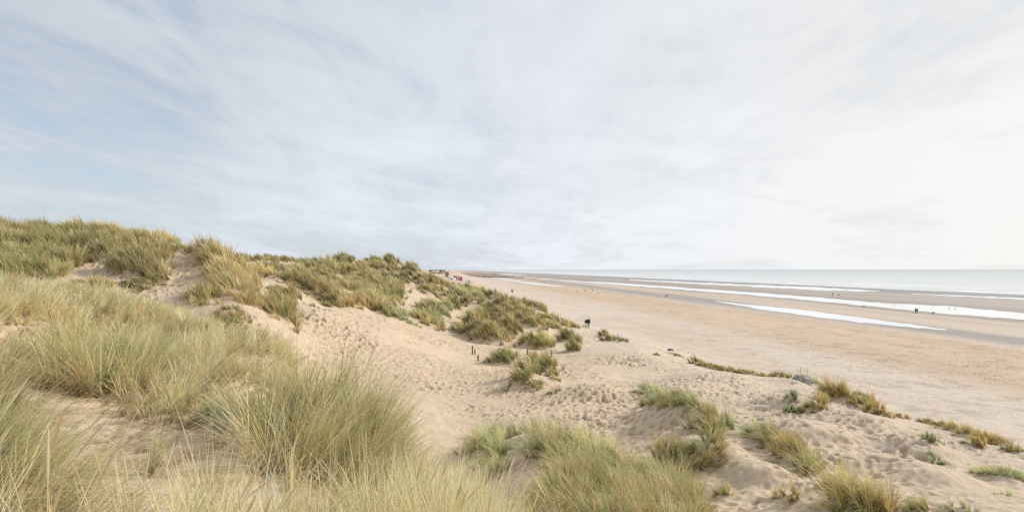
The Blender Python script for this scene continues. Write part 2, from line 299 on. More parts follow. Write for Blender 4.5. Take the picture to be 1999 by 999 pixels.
mass += [tuft(965,905,60,50,'sage',Dmin=11),tuft(972,930,40,44,'sage',Dmin=11),tuft(950,890,60,50,'sage',Dmin=11)]
mass += fill([(1240,940),(1330,960),(1350,1060),(1200,1060)], .5, .42, .8, ['fgg','gold'], Dmin=10, tries=1500)
THINGS.append(('large spreading green and straw grass mound at the bottom edge beside the sandy valley', mass))
T('big dense marram clump in the centre of the foreground, standing above the valley', (530,885,110,150,'fgg'),(585,880,130,172,'fgg'),(640,885,130,175,'fgg'),(700,905,120,165,'fgg'),(560,935,150,140,'fg'),(650,950,150,140,'fgg'),(720,930,90,130,'fg'),Dmin=5.5,L=1.02,lean=(.16,.0),dens=1.35,spread=.62)
T('greyish green tuft leaning over the sand, left of the big foreground clump', (430,835,90,70,'sage'),(395,830,60,50,'fgg'),(470,850,70,80,'sage'),Dmin=6)
T('thin upright sprig of green blades on the foreground sand path', (292,930,22,90,'sage'),(286,925,16,60,'sage'),Dmin=4,L=.5,dens=.3)
T('round dome shaped marram tussock on the left slope above the bare sand', (110,745,120,105,'fgg'),(180,752,130,118,'fgg'),(250,750,120,110,'fgg'),(150,768,110,70,'fgg'),(225,770,110,60,'fgg'),(185,775,60,34,'dead'),(100,765,60,40,'fgg'),Dmin=8,L=.95,lean=(-.05,-.05),dens=1.35,spread=1.0)
T('low brownish tuft hanging over bare sand, right of the dome tussock', (300,830,90,46,'fg'),(340,815,80,50,'fgg'),(265,815,60,30,'dune'),Dmin=6)

# mounds under the tufts
M = np.zeros_like(Z)
GRS = np.zeros_like(Z)                              # where litter darkens the sand
for t in TUFTS:
    Rm = max(t.R, t.Ry)
    i0 = np.searchsorted(gpx, CX + F * (t.x - 2.4 * Rm) / t.y - 60 * Rm / t.D); i1 = np.searchsorted(gpx, CX + F * (t.x + 2.4 * Rm) / t.y + 60 * Rm / t.D)
    j0 = np.searchsorted(gD, max(.7, t.y - 2.4 * Rm)); j1 = np.searchsorted(gD, t.y + 2.4 * Rm)
    if i1 <= i0 or j1 <= j0: continue
    q = ((GX[j0:j1, i0:i1] - t.x) / (t.R * .9)) ** 2 + ((GY[j0:j1, i0:i1] - t.y) / (t.Ry * .9)) ** 2
    e = np.exp(-q)
    if t.hm > 0: M[j0:j1, i0:i1] = np.maximum(M[j0:j1, i0:i1], t.hm * e)
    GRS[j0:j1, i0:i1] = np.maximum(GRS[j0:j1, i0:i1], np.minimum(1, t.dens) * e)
Z = Z + M
for px, py, w, dep, hh, dm_ in [(1565,800,110,1.6,.55,15),(1650,880,190,1.4,.45,12),(1760,868,150,1.5,.5,12),(1860,905,130,1.2,.5,10),(1420,925,150,1.4,.55,10),(1520,955,110,1.0,.45,9),
                         (1180,790,170,1.6,.5,18),(1330,835,150,1.6,.45,14),(1010,875,90,1.0,.35,11),(1040,768,120,1.8,.5,22),(700,690,260,5,.5,28),(880,735,200,3,.4,25),(1450,760,180,3,.5,24),(1250,720,200,4,.4,30),(600,640,100,3,.5,30),(1900,960,160,1.2,.35,9),(1700,930,160,1.0,.3,9)]:
    D_ = ray(px, py, dm_); x_, y_ = XY(px, D_); rx = w * D_ / F * .5
    q = ((GX - x_) / rx) ** 2 + (np.where(GY < y_ + dep, (GY - y_ - dep) / (dep * .62), (GY - y_ - dep) / (dep * 1.9))) ** 2
    Z = Z + hh * np.exp(-(q ** 1.4) * 1.1)

# footprints: soft pits trodden in the dry sand, real relief
def pits(cell, r0, depth, seed, elong=1.5):
    gx = GX / cell; gy = GY / cell; ix = np.floor(gx); iy = np.floor(gy)
    out = np.zeros_like(gx)
    for dx in (-1, 0, 1):
        for dy in (-1, 0, 1):
            cx = ix + dx; cy = iy + dy
            ox = cx + .1 + .8 * _hash(cx, cy, seed); oy = cy + .1 + .8 * _hash(cx, cy, seed + 1)
            a = _hash(cx, cy, seed + 2) * math.pi; s = .6 + .8 * _hash(cx, cy, seed + 3); pr = _hash(cx, cy, seed + 4)
            ux = (gx - ox) * cell; uy = (gy - oy) * cell
            ca = np.cos(a); sa = np.sin(a)
            q = np.sqrt(((ux * ca + uy * sa) / elong) ** 2 + (-ux * sa + uy * ca) ** 2) / (r0 * s)
            f = np.where(q < 2.4, -np.exp(-(q ** 3)) + .45 * np.exp(-((q - 1.3) / .35) ** 2), 0)
            out += f * (pr > .22) * s
    return out * depth
near = (GDm < 130) & True
trod = (1 - wB * .55) * (1 - .85 * GRS) * sstep(5, 11, GDm) * sstep(150, 100, GDm)
trod = trod * (1 - .45 * sstep(40, 14, GDm) * sstep(1150, 1450, GP)) * np.clip(.55 + 1.7 * fbm(GX / 4, GY / 4, 3, 44), .05, 1.25)
J1 = np.searchsorted(gD, 150)
GXs, GYs = GX, GY
GX, GY = GXs[:J1], GYs[:J1]
P1 = pits(.44, .105, .088, 301, 1.9) + pits(.31, .08, .066, 331, 1.6) * .9
GX, GY = GXs, GYs
PIT = np.zeros_like(Z); PIT[:J1] = P1 * trod[:J1]
Z = Z + PIT
Z = Z + dune * sstep(8, 14, GDm) * sstep(70, 40, GDm) * (1 - GRS) * .030 * fbm((GX * .9 + GY * .4) / .38, (GY * .9 - GX * .4) / 1.3, 3, 83)
rg = 1 - np.abs(fbm((GX + .5 * GY) / 1.5, (GY - .5 * GX) / 2.4, 4, 87)) * 2.2
Z = Z + dune * sstep(8, 13, GDm) * sstep(60, 25, GDm) * sstep(950, 1250, GP) * .075 * (rg - .5)
Z = Z + sstep(160, 60, GDm) * (fbm(GX / .45, GY / .45, 4, 71) * .030) * sstep(3, 10, GDm)
Z = Z + wB * sstep(110, 60, S) * sstep(600, 100, GDm) * fbm(GX / 1.3, GY / 1.3, 3, 77) * .028
VG = vground()

# ------------------------------------------------------------------ materials
def newmat(name):
    m = bpy.data.materials.new(name); m.use_nodes = True
    nt = m.node_tree; nt.nodes.clear(); return m, nt
def N(nt, typ, **kw):
    n = nt.nodes.new(typ)
    for k, v in kw.items():
        if k in n.inputs: n.inputs[k].default_value = v
        else: setattr(n, k, v)
    return n
def mat_plain(name, col, rough=.7, var=.12, scale=6.0, bump=0.0):
    m, nt = newmat(name)
    o = N(nt, 'ShaderNodeOutputMaterial'); b = N(nt, 'ShaderNodeBsdfPrincipled'); b.inputs['Roughness'].default_value = rough
    b.inputs['Specular IOR Level'].default_value = .3
    tc = N(nt, 'ShaderNodeTexCoord'); no = N(nt, 'ShaderNodeTexNoise'); no.inputs['Scale'].default_value = scale; no.inputs['Detail'].default_value = 4
    nt.links.new(tc.outputs['Object'], no.inputs['Vector'])
    mx = N(nt, 'ShaderNodeMix', data_type='RGBA')
    mx.inputs[6].default_value = tuple(c * (1 - var) for c in col) + (1,); mx.inputs[7].default_value = tuple(min(1, c * (1 + var)) for c in col) + (1,)
    nt.links.new(no.outputs['Fac'], mx.inputs[0]); nt.links.new(mx.outputs[2], b.inputs['Base Color'])
    if bump:
        bp = N(nt, 'ShaderNodeBump'); bp.inputs['Strength'].default_value = bump; nt.links.new(no.outputs['Fac'], bp.inputs['Height']); nt.links.new(bp.outputs[0], b.inputs['Normal'])
    nt.links.new(b.outputs[0], o.inputs[0]); return m

def mat_sand():
    m, nt = newmat('sand')
    o = N(nt, 'ShaderNodeOutputMaterial'); b = N(nt, 'ShaderNodeBsdfPrincipled'); L = nt.links.new
    at_ = N(nt, 'ShaderNodeAttribute', attribute_name='Col')
    wet = N(nt, 'ShaderNodeAttribute', attribute_name='Wet')
    geo = N(nt, 'ShaderNodeNewGeometry')
    n1 = N(nt, 'ShaderNodeTexNoise'); n1.inputs['Scale'].default_value = .9; n1.inputs['Detail'].default_value = 6; n1.inputs['Roughness'].default_value = .65
    n2 = N(nt, 'ShaderNodeTexNoise'); n2.inputs['Scale'].default_value = 9; n2.inputs['Detail'].default_value = 5; n2.inputs['Roughness'].default_value = .7
    n3 = N(nt, 'ShaderNodeTexNoise'); n3.inputs['Scale'].default_value = 60; n3.inputs['Detail'].default_value = 3
    for n in (n1, n2, n3): L(geo.outputs['Position'], n.inputs['Vector'])
    def ramp(src, lo, hi):
        r = N(nt, 'ShaderNodeMapRange'); r.inputs['From Min'].default_value = .3; r.inputs['From Max'].default_value = .7
        r.inputs['To Min'].default_value = lo; r.inputs['To Max'].default_value = hi; L(src, r.inputs['Value']); return r.outputs[0]
    a = N(nt, 'ShaderNodeMath', operation='MULTIPLY'); L(ramp(n1.outputs['Fac'], .92, 1.06), a.inputs[0]); L(ramp(n2.outputs['Fac'], .90, 1.08), a.inputs[1])
    a2 = N(nt, 'ShaderNodeMath', operation='MULTIPLY'); L(a.outputs[0], a2.inputs[0]); L(ramp(n3.outputs['Fac'], .95, 1.05), a2.inputs[1])
    mx = N(nt, 'ShaderNodeVectorMath', operation='SCALE'); L(at_.outputs['Color'], mx.inputs[0]); L(a2.outputs[0], mx.inputs['Scale'])
    L(mx.outputs[0], b.inputs['Base Color'])
    r = N(nt, 'ShaderNodeMapRange'); r.inputs['To Min'].default_value = .95; r.inputs['To Max'].default_value = .42; L(wet.outputs['Fac'], r.inputs['Value']); L(r.outputs[0], b.inputs['Roughness'])
    b.inputs['Specular IOR Level'].default_value = .15
    bp = N(nt, 'ShaderNodeBump'); bp.inputs['Strength'].default_value = .35; bp.inputs['Distance'].default_value = .05
    ad = N(nt, 'ShaderNodeMath', operation='ADD'); L(n2.outputs['Fac'], ad.inputs[0])
    m3 = N(nt, 'ShaderNodeMath', operation='MULTIPLY'); m3.inputs[1].default_value = .25; L(n3.outputs['Fac'], m3.inputs[0]); L(m3.outputs[0], ad.inputs[1])
    dry = N(nt, 'ShaderNodeMath', operation='SUBTRACT'); dry.inputs[0].default_value = 1; L(wet.outputs['Fac'], dry.inputs[1])
    hm = N(nt, 'ShaderNodeMath', operation='MULTIPLY'); L(ad.outputs[0], hm.inputs[0]); L(dry.outputs[0], hm.inputs[1])
    L(hm.outputs[0], bp.inputs['Height']); L(bp.outputs[0], b.inputs['Normal'])
    L(b.outputs[0], o.inputs[0]); return m

def mat_grass():
    m, nt = newmat('marram_blades'); L = nt.links.new
    o = N(nt, 'ShaderNodeOutputMaterial'); at_ = N(nt, 'ShaderNodeAttribute', attribute_name='Col')
    d = N(nt, 'ShaderNodeBsdfPrincipled'); d.inputs['Roughness'].default_value = .55; d.inputs['Specular IOR Level'].default_value = .25
    tr = N(nt, 'ShaderNodeBsdfTranslucent'); mx = N(nt, 'ShaderNodeMixShader'); mx.inputs[0].default_value = .27
    L(at_.outputs['Color'], d.inputs['Base Color']); L(at_.outputs['Color'], tr.inputs['Color'])
    L(d.outputs[0], mx.inputs[1]); L(tr.outputs[0], mx.inputs[2]); L(mx.outputs[0], o.inputs[0]); return m

def mat_water(name, base, rough, bscale, bstr, foam=False):
    m, nt = newmat(name); L = nt.links.new
    o = N(nt, 'ShaderNodeOutputMaterial'); b = N(nt, 'ShaderNodeBsdfPrincipled')
    b.inputs['Base Color'].default_value = base + (1,); b.inputs['Roughness'].default_value = rough; b.inputs['IOR'].default_value = 1.33
    geo = N(nt, 'ShaderNodeNewGeometry')
    mp = N(nt, 'ShaderNodeMapping'); mp.inputs['Rotation'].default_value = (0, 0, math.radians(-5.7)); mp.inputs['Scale'].default_value = (1, .25, 1)
    L(geo.outputs['Position'], mp.inputs['Vector'])
    n = N(nt, 'ShaderNodeTexNoise'); n.inputs['Scale'].default_value = bscale; n.inputs['Detail'].default_value = 4; L(mp.outputs[0], n.inputs['Vector'])
    bp = N(nt, 'ShaderNodeBump'); bp.inputs['Strength'].default_value = bstr; bp.inputs['Distance'].default_value = .1
    L(n.outputs['Fac'], bp.inputs['Height'])
    if bstr > 0: L(bp.outputs[0], b.inputs['Normal'])
    if foam:
        # broken lines of white water near the shore, in the distance across the shore
        sep = N(nt, 'ShaderNodeSeparateXYZ'); L(geo.outputs['Position'], sep.inputs[0])
        sy = N(nt, 'ShaderNodeMath', operation='MULTIPLY_ADD'); sy.inputs[1].default_value = .1; L(sep.outputs['Y'], sy.inputs[0]); L(sep.outputs['X'], sy.inputs[2])
        mp2 = N(nt, 'ShaderNodeMapping'); mp2.inputs['Rotation'].default_value = (0, 0, math.radians(-5.7)); mp2.inputs['Scale'].default_value = (.07, .008, 1); L(geo.outputs['Position'], mp2.inputs['Vector'])
        nf = N(nt, 'ShaderNodeTexNoise'); nf.inputs['Scale'].default_value = 1.0; nf.inputs['Detail'].default_value = 5; L(mp2.outputs[0], nf.inputs['Vector'])
        r1 = N(nt, 'ShaderNodeMapRange'); r1.inputs['From Min'].default_value = .555; r1.inputs['From Max'].default_value = .66; L(nf.outputs['Fac'], r1.inputs['Value'])
        r2 = N(nt, 'ShaderNodeMapRange'); r2.inputs['From Min'].default_value = 800; r2.inputs['From Max'].default_value = 400; L(sy.outputs[0], r2.inputs['Value'])
        mm = N(nt, 'ShaderNodeMath', operation='MULTIPLY'); L(r1.outputs[0], mm.inputs[0]); L(r2.outputs[0], mm.inputs[1])
        # the shallows are milky, the open sea greener and darker
        r3 = N(nt, 'ShaderNodeMapRange'); r3.inputs['From Min'].default_value = 340; r3.inputs['From Max'].default_value = 1500; L(sy.outputs[0], r3.inputs['Value'])
        mc = N(nt, 'ShaderNodeMix', data_type='RGBA'); mc.inputs[6].default_value = (.58, .60, .595, 1); mc.inputs[7].default_value = base + (1,)
        L(r3.outputs[0], mc.inputs[0])
        r4 = N(nt, 'ShaderNodeMapRange'); r4.inputs['From Min'].default_value = 1500; r4.inputs['From Max'].default_value = 16000; L(sy.outputs[0], r4.inputs['Value'])
        mc3 = N(nt, 'ShaderNodeMix', data_type='RGBA'); mc3.inputs[7].default_value = tuple(c * .62 for c in base) + (1,)
        L(r4.outputs[0], mc3.inputs[0]); L(mc.outputs[2], mc3.inputs[6])
        mc2 = N(nt, 'ShaderNodeMix', data_type='RGBA'); mc2.inputs[7].default_value = (.9, .9, .9, 1); L(mm.outputs[0], mc2.inputs[0]); L(mc3.outputs[2], mc2.inputs[6])
        L(mc2.outputs[2], b.inputs['Base Color'])
    L(b.outputs[0], o.inputs[0]); return m

M_SAND = mat_sand(); M_GRASS = mat_grass()
M_SEA = mat_water('sea_water', (.45, .495, .505), .30, .12, 0, foam=True)
M_POOL = mat_water('pool_water', (.80, .80, .79), .05, 1.2, 0)

def mesh_obj(name, verts, faces, mat, parent=None, smooth=False):
    me = bpy.data.meshes.new(name); me.from_pydata([tuple(v) for v in verts], [], [tuple(f) for f in faces]); me.update()
    me.materials.append(mat)
    if smooth:
        for p in me.polygons: p.use_smooth = True
    o = bpy.data.objects.new(name, me); COL.objects.link(o)
    if parent: o.parent = parent
    return o
def big_mesh(name, V, Q, mat, attrs=None, smooth=True):
    """numpy quads -> mesh object"""
    me = bpy.data.meshes.new(name); nv, nq = len(V), len(Q)
    me.vertices.add(nv); me.vertices.foreach_set('co', np.ascontiguousarray(V, dtype=np.float32).ravel())
    me.loops.add(nq * 4); me.polygons.add(nq)
    me.loops.foreach_set('vertex_index', np.ascontiguousarray(Q, dtype=np.int32).ravel())
    me.polygons.foreach_set('loop_start', np.arange(0, nq * 4, 4, dtype=np.int32))
    me.polygons.foreach_set('loop_total', np.full(nq, 4, dtype=np.int32)) if hasattr(me.polygons, 'foreach_set') and False else None
    me.polygons.foreach_set('use_smooth', np.full(nq, smooth, dtype=bool))
    me.update(calc_edges=True)
    for k, (kind, data) in (attrs or {}).items():
        a = me.attributes.new(k, kind, 'POINT')
        if kind == 'FLOAT_COLOR':
            c = np.ones((nv, 4), dtype=np.float32); c[:, :3] = data; a.data.foreach_set('color', c.ravel())
        else: a.data.foreach_set('value', np.asarray(data, dtype=np.float32).ravel())
    me.materials.append(mat)
    o = bpy.data.objects.new(name, me); COL.objects.link(o); return o

# ------------------------------------------------------------------ small solid shapes
def bm_box(bm, c, s, rot=None, taper=1.0):
    r = bmesh.ops.create_cube(bm, size=1.0)
    for v in r['verts']:
        k = taper if v.co.z > 0 else 1.0
        p = Vector((v.co.x * s[0] * k, v.co.y * s[1] * k, v.co.z * s[2]))
        if rot is not None: p = rot @ p
        v.co = p + Vector(c)
def bm_cyl(bm, p0, p1, r0, r1, n=10):
    p0 = Vector(p0); p1 = Vector(p1); d = p1 - p0
    r = bmesh.ops.create_cone(bm, cap_ends=True, segments=n, radius1=r0, radius2=r1, depth=d.length)
    q = d.to_track_quat('Z', 'Y').to_matrix()
    for v in r['verts']: v.co = q @ v.co + (p0 + p1) / 2
def bm_obj(name, bm, mat, parent=None, smooth=False, bevel=0):
    if bevel:
        bmesh.ops.bevel(bm, geom=list(bm.edges), offset=bevel, segments=2, affect='EDGES')
    me = bpy.data.meshes.new(name); bm.to_mesh(me); bm.free(); me.materials.append(mat)
    if smooth:
        for p in me.polygons: p.use_smooth = True
    o = bpy.data.objects.new(name, me); COL.objects.link(o)
    if parent: o.parent = parent
    return o

# ------------------------------------------------------------------ people and dogs: skeletons grown with the Skin modifier
def skin_mesh(name, pts, edges, radii, root=0, sub=1):
    me = bpy.data.meshes.new(name); me.from_pydata(pts, edges, []); me.update()
    o = bpy.data.objects.new(name, me); COL.objects.link(o)
    md = o.modifiers.new('skin', 'SKIN'); md.use_smooth_shade = True
    for i, r in enumerate(radii):
        sv = me.skin_vertices[0].data[i]
        sv.radius = (r, r) if not isinstance(r, tuple) else r
        sv.use_root = (i == root)
    ms = o.modifiers.new('sub', 'SUBSURF'); ms.levels = sub; ms.render_levels = sub
    dg = bpy.context.evaluated_depsgraph_get()
    res = bpy.data.meshes.new_from_object(o.evaluated_get(dg))
    bpy.data.objects.remove(o); bpy.data.meshes.remove(me)
    for p in res.polygons: p.use_smooth = True
    res.materials.clear(); return res

SKIN = mat_plain('skin', (.45, .27, .20), .5, .06)
HAIRC = {'dark': mat_plain('dark_hair', (.02, .017, .014)), 'ginger': mat_plain('reddish_brown_hair', (.22, .075, .04)), 'grey': mat_plain('grey_hair', (.3, .28, .26))}
_mc = {}
def cloth(name, col):
    if name not in _mc: _mc[name] = mat_plain(name + '_cloth', col, .85, .15, 25, .1)
    return _mc[name]
def person_meshes(stride, armsw, coat, lean=0.0):
    hip = .93; sx = .095
    fl = (-sx, stride * .5, .06); fr = (sx, -stride * .5, .06)
    kl = (-sx, stride * .32, .50); kr = (sx, -stride * .16, .50)
    ch = 1.36
    P = [(0,0,hip),(0,lean*.3,1.12),(0,lean*.7,ch),(0,lean,1.50),(0,lean+.01,1.58),(0,lean+.025,1.68),
         (-.19,lean*.7,1.41),(-.235,lean*.5-armsw*.5,1.13),(-.22,lean*.5-armsw*.3+.06,.88),(-.215,lean*.5-armsw*.3+.09,.78),
         (.19,lean*.7,1.41),(.235,lean*.5+armsw*.3,1.13),(.22,lean*.5+armsw*.9+.05,.89),(.215,lean*.5+armsw+.07,.80),
         (-sx,0,.88),kl,fl,(-sx,fl[1]+.17,.035),(sx,0,.88),kr,fr,(sx,fr[1]+.17,.035),(0,lean+.13,1.645)]
    E = [(0,1),(1,2),(2,3),(3,4),(4,5),(2,6),(6,7),(7,8),(8,9),(2,10),(10,11),(11,12),(12,13),(0,14),(14,15),(15,16),(16,17),(0,18),(18,19),(19,20),(20,21),(4,22)]
    Rr = [(.15,.11),(.14,.10),(.16,.11),.055,.085,.085,.06,.042,.034,.028,.06,.042,.034,.028,.085,.058,.042,.03,.085,.058,.042,.03,.018]
    body = skin_mesh('body', P, E, Rr)
    k = 1.22
    jp = [(0,0,hip if not coat else .72)] + P[1:3] + [(0,lean*.9,1.46)] + P[6:9] + P[10:13]
    je = [(0,1),(1,2),(2,3),(2,4),(4,5),(5,6),(2,7),(7,8),(8,9)]
    jr = [(.21,.16) if coat else (.19,.145),(.18,.14),(.205,.15),.085,.085,.064,.052,.085,.064,.052]
    if coat:
        jp.append((0,0,1.0)); je[0] = (0,10); je.append((10,1)); jr.append((.2,.15))
    jacket = skin_mesh('jacket', jp, je, jr)
    tp = [P[0],P[14],P[15],(fl[0],fl[1]-.0,.12),P[18],P[19],(fr[0],fr[1],.12)]
    trousers = skin_mesh('trousers', tp, [(0,1),(1,2),(2,3),(0,4),(4,5),(5,6)], [(.165,.125),.105,.075,.062,.105,.075,.062])
    def foot(f, s): return skin_mesh('boot', [(f[0],f[1],.15),(f[0],f[1],.065),(f[0],f[1]+.10,.05),(f[0],f[1]+.2,.04)], [(0,1),(1,2),(2,3)], [.062,.062,.055,.042])
    hair = skin_mesh('hair', [(0,lean-.01,1.60),(0,lean-.005,1.68),(0,lean+.02,1.745)], [(0,1),(1,2)], [.082,.098,.07])
    return dict(body=body, jacket=jacket, trousers=trousers, boot1=foot(fl,0), boot2=foot(fr,0), hair=hair)
POSES = {'stand': person_meshes(.06, .02, False), 'standcoat': person_meshes(.10, .04, True), 'walk': person_meshes(.55, .16, False), 'walkcoat': person_meshes(.50, .14, True), 'stoop': person_meshes(.4, .1, False, .18)}
def person(pos, pose, rz, label, jc, tc, hair='dark', height=1.72, group=None):
    ms = POSES[pose]; s = height / 1.75
    b = ms['body'].copy(); b.materials.append(SKIN)
    o = bpy.data.objects.new('person', b); COL.objects.link(o); o.location = pos; o.rotation_euler = (0, 0, rz); o.scale = (s, s, s)
    tag(o, label, 'person', group)
    for k, mt in (('jacket', jc), ('trousers', tc), ('boot1', cloth('black', (.012,.012,.014))), ('boot2', cloth('black', (.012,.012,.014))), ('hair', HAIRC[hair])):
        me = ms[k].copy(); me.materials.append(mt)
        c = bpy.data.objects.new(k.rstrip('12'), me); COL.objects.link(c); c.parent = o
    return o
def dog_mesh():
    P = [(0,-.28,.44),(0,-.05,.42),(0,.2,.45),(0,.33,.56),(0,.42,.64),(0,.55,.61),
         (-.08,.22,.26),(-.08,.2,.13),(-.08,.23,.02),(.08,.22,.26),(.08,.25,.13),(.08,.28,.02),
         (-.08,-.24,.30),(-.08,-.36,.17),(-.08,-.32,.02),(.08,-.26,.30),(.08,-.40,.17),(.08,-.37,.02),
         (0,-.42,.52),(0,-.55,.64),(-.055,.40,.73),(.055,.40,.73)]
    E = [(0,1),(1,2),(2,3),(3,4),(4,5),(2,6),(6,7),(7,8),(2,9),(9,10),(10,11),(0,12),(12,13),(13,14),(0,15),(15,16),(16,17),(0,18),(18,19),(4,20),(4,21)]
    Rr = [.11,.11,.13,.08,.075,.04,.055,.03,.026,.055,.03,.026,.065,.03,.026,.065,.03,.026,.03,.016,.022,.022]
    return skin_mesh('dog', P, E, Rr, 1)
DOG = dog_mesh()
def dog(pos, rz, label, mat, size=1.0):
    me = DOG.copy(); me.materials.append(mat)
    o = bpy.data.objects.new('dog', me); COL.objects.link(o); o.location = pos; o.rotation_euler = (0,0,rz); o.scale = (size,)*3
    return tag(o, label, 'dog')

BLK = cloth('black', (.012,.012,.014)); NAVY = cloth('navy', (.018,.022,.04)); LG = cloth('pale_grey', (.42,.43,.46)); TEAL = cloth('faded_teal', (.10,.16,.17)); GREY = cloth('grey', (.10,.10,.11)); BLUE = cloth('denim', (.06,.09,.16)); MAR = cloth('maroon', (.10,.02,.03))
DM = mat_plain('dark_fur', (.025,.02,.017), .8, .3, 30); RM = mat_plain('reddish_fur', (.20,.075,.035), .8, .3, 30); TM = mat_plain('tan_fur', (.16,.10,.06), .8, .3, 30)
pl = lambda px, py, Dm=130: at(px, py, Dm)
c1 = at(1144.6, 640, 100)
person(c1, 'stand', math.radians(190), 'slimmer person of the couple on the dune lip, black jacket and pale grey trousers', BLK, LG, 'dark', 1.55)
c2 = at(1149.4, 640.5, 100)
person(c2, 'standcoat', math.radians(160), 'taller person of the couple on the dune lip, long black coat and reddish hair', BLK, TEAL, 'ginger', 1.75)
dog(at(1141, 639, 100), math.radians(80), 'small reddish brown dog at the feet of the couple on the dune lip', RM, .62)
person(pl(999.6, 571.5), 'stoop', math.radians(170), 'darker of two people walking side by side just beyond the grassy ridge', BLK, GREY)
person(pl(1001.6, 571.8), 'walk', math.radians(190), 'bluish dressed one of two people side by side just beyond the grassy ridge', NAVY, BLUE, 'grey', 1.66)
person(pl(1126.3, 570), 'stand', math.radians(90), 'leftmost of three people spread out in a row on the open beach', NAVY, GREY, 'dark', 1.66)
person(pl(1143.5, 569.6), 'walkcoat', math.radians(200), 'tallest, middle one of three people spread out in a row on the open beach', BLK, BLK, 'dark', 1.85)
person(pl(1157.4, 569), 'walk', math.radians(190), 'rightmost of three people spread out in a row on the open beach', BLK, GREY, 'dark', 1.70)
dog(pl(1168, 573.2), math.radians(95), 'brown dog ahead of the row of three people on the beach', TM, 1.1)
person(pl(1303.3, 578.8), 'walk', math.radians(100), 'person walking alone with a black dog at the edge of the wet sand', BLK, NAVY, 'dark', 1.74)
dog(pl(1300, 579), math.radians(100), 'black dog beside the lone walker at the edge of the wet sand', DM, 1.05)
person(pl(1625.6, 577.6), 'walk', math.radians(-80), 'dark dressed person on the bar between the two far pools', BLK, GREY, 'dark', 1.76)
dog(pl(1638, 577.6), math.radians(-90), 'dark dog trotting ahead of the person on the bar between the far pools', DM, 1.15)
dog(pl(1687, 600.2), math.radians(60), 'black dog alone on the sand between the two bright pools', DM, 1.1)
person(pl(1788, 611), 'walk', math.radians(95), 'left of two walkers in black at the edge of the wide bright pool', BLK, BLK, 'dark', 1.74)
person(pl(1791.2, 611), 'walkcoat', math.radians(85), 'right of two walkers in black at the edge of the wide bright pool', BLK, GREY, 'dark', 1.70)
dog(pl(1822, 612.5), math.radians(-85), 'brown dog stretched along the pool edge, right of the two walkers in black', TM, 1.1)
person(pl(1059.6, 550.8), 'stand', math.radians(180), 'distant person standing left of a dark pair near the far left pool', BLK, GREY)
person(pl(1063.2, 550.4), 'stoop', math.radians(-90), 'bent left one of a distant dark pair near the far left pool', BLK, MAR)
person(pl(1065.6, 550.4), 'stoop', math.radians(90), 'bent right one of a distant dark pair near the far left pool', NAVY, BLUE)
person(pl(1102, 549.4), 'walk', math.radians(90), 'bluish distant figure wading in the start of the long pool, left one', BLUE, GREY)
person(pl(1110.5, 549.8), 'walk', math.radians(-90), 'bluish distant figure wading in the start of the long pool, right one', BLUE, GREY)
for k, px in enumerate((1147.2, 1149.8, 1154.2, 1157.2)):
    person(pl(px, 543.2), ('stand', 'walk', 'walkcoat', 'stand')[k], k * 1.3, 'tiny distant figure in a loose group of four at the edge of the sea', (GREY, NAVY, BLK, BLUE)[k], GREY, group='four tiny figures at the edge of the sea')
person(pl(1182.3, 546), 'stand', .4, 'tiny dark figure alone on the grey flats right of the four at the sea edge', BLK, BLK)
person(pl(1302, 552), 'stoop', 1.2, 'tiny stooping figure by the far thin pool', NAVY, GREY)
dog(pl(1312.6, 553.6), 1.5, 'tiny dark dog on the flats near the stooping figure by the far pool', DM, 1.1)
person(at(922, 555.5, 200), 'stand', 2.0, 'small dark figure standing right of the white beach kiosk', MAR, BLK, 'ginger', 1.7)

# ------------------------------------------------------------------ wooden posts in the sand
WOOD = mat_plain('weathered_wood', (.17, .115, .075), .85, .35, 14, .4)
def post(px, py, hpx, wpx, label, tilt=0.0, Dmin=30, mat=WOOD):
    p = at(px, py, Dmin); D = p.y; h = hpx * D / F; r = wpx * D / F / 2
    bm = bmesh.new(); n = 9
    lev = [(-.4, 1.05), (0, 1.05), (h * .5, 1.0), (h * .93, .96), (h, .72)]
    rings = [[bm.verts.new((r * k * math.cos(6.283 * i / n) * (1 + .12 * math.sin(i * 2.1)), r * k * math.sin(6.283 * i / n), z + (.03 * math.sin(i) if z == h else 0))) for i in range(n)] for z, k in lev]
    for a, b in zip(rings, rings[1:]):
        for i in range(n): bm.faces.new((a[i], a[(i + 1) % n], b[(i + 1) % n], b[i]))
    bm.faces.new(rings[-1]); bm.faces.new(rings[0][::-1])
    o = bm_obj('wooden_post', bm, mat); o.location = p; o.rotation_euler = (0, tilt, random.random())
    return tag(o, label, 'post', 'weathered posts left in the sand')
post(922.6, 691, 16, 3.0, 'tallest weathered wooden post, at the left end of the row in the sand', .03)
post(927.6, 692, 10, 2.6, 'thin short post just right of the tallest one', -.02)
post(933.6, 704, 12, 3.0, 'wooden post standing nearest, below the tallest one and its thin neighbour', .05)
post(972.4, 687, 7, 2.0, 'left of two post tips showing behind the compact green tussock', 0)
post(975.6, 686, 6.5, 2.0, 'right of two post tips showing behind the compact green tussock', .05)
post(1030.3, 691, 9, 3.4, 'stubby post in front of the shaggy tussock, behind the double mounded one', 0)
post(1077.4, 695, 11, 2.6, 'post standing alone at the right end of the row, dark and slim', .04)

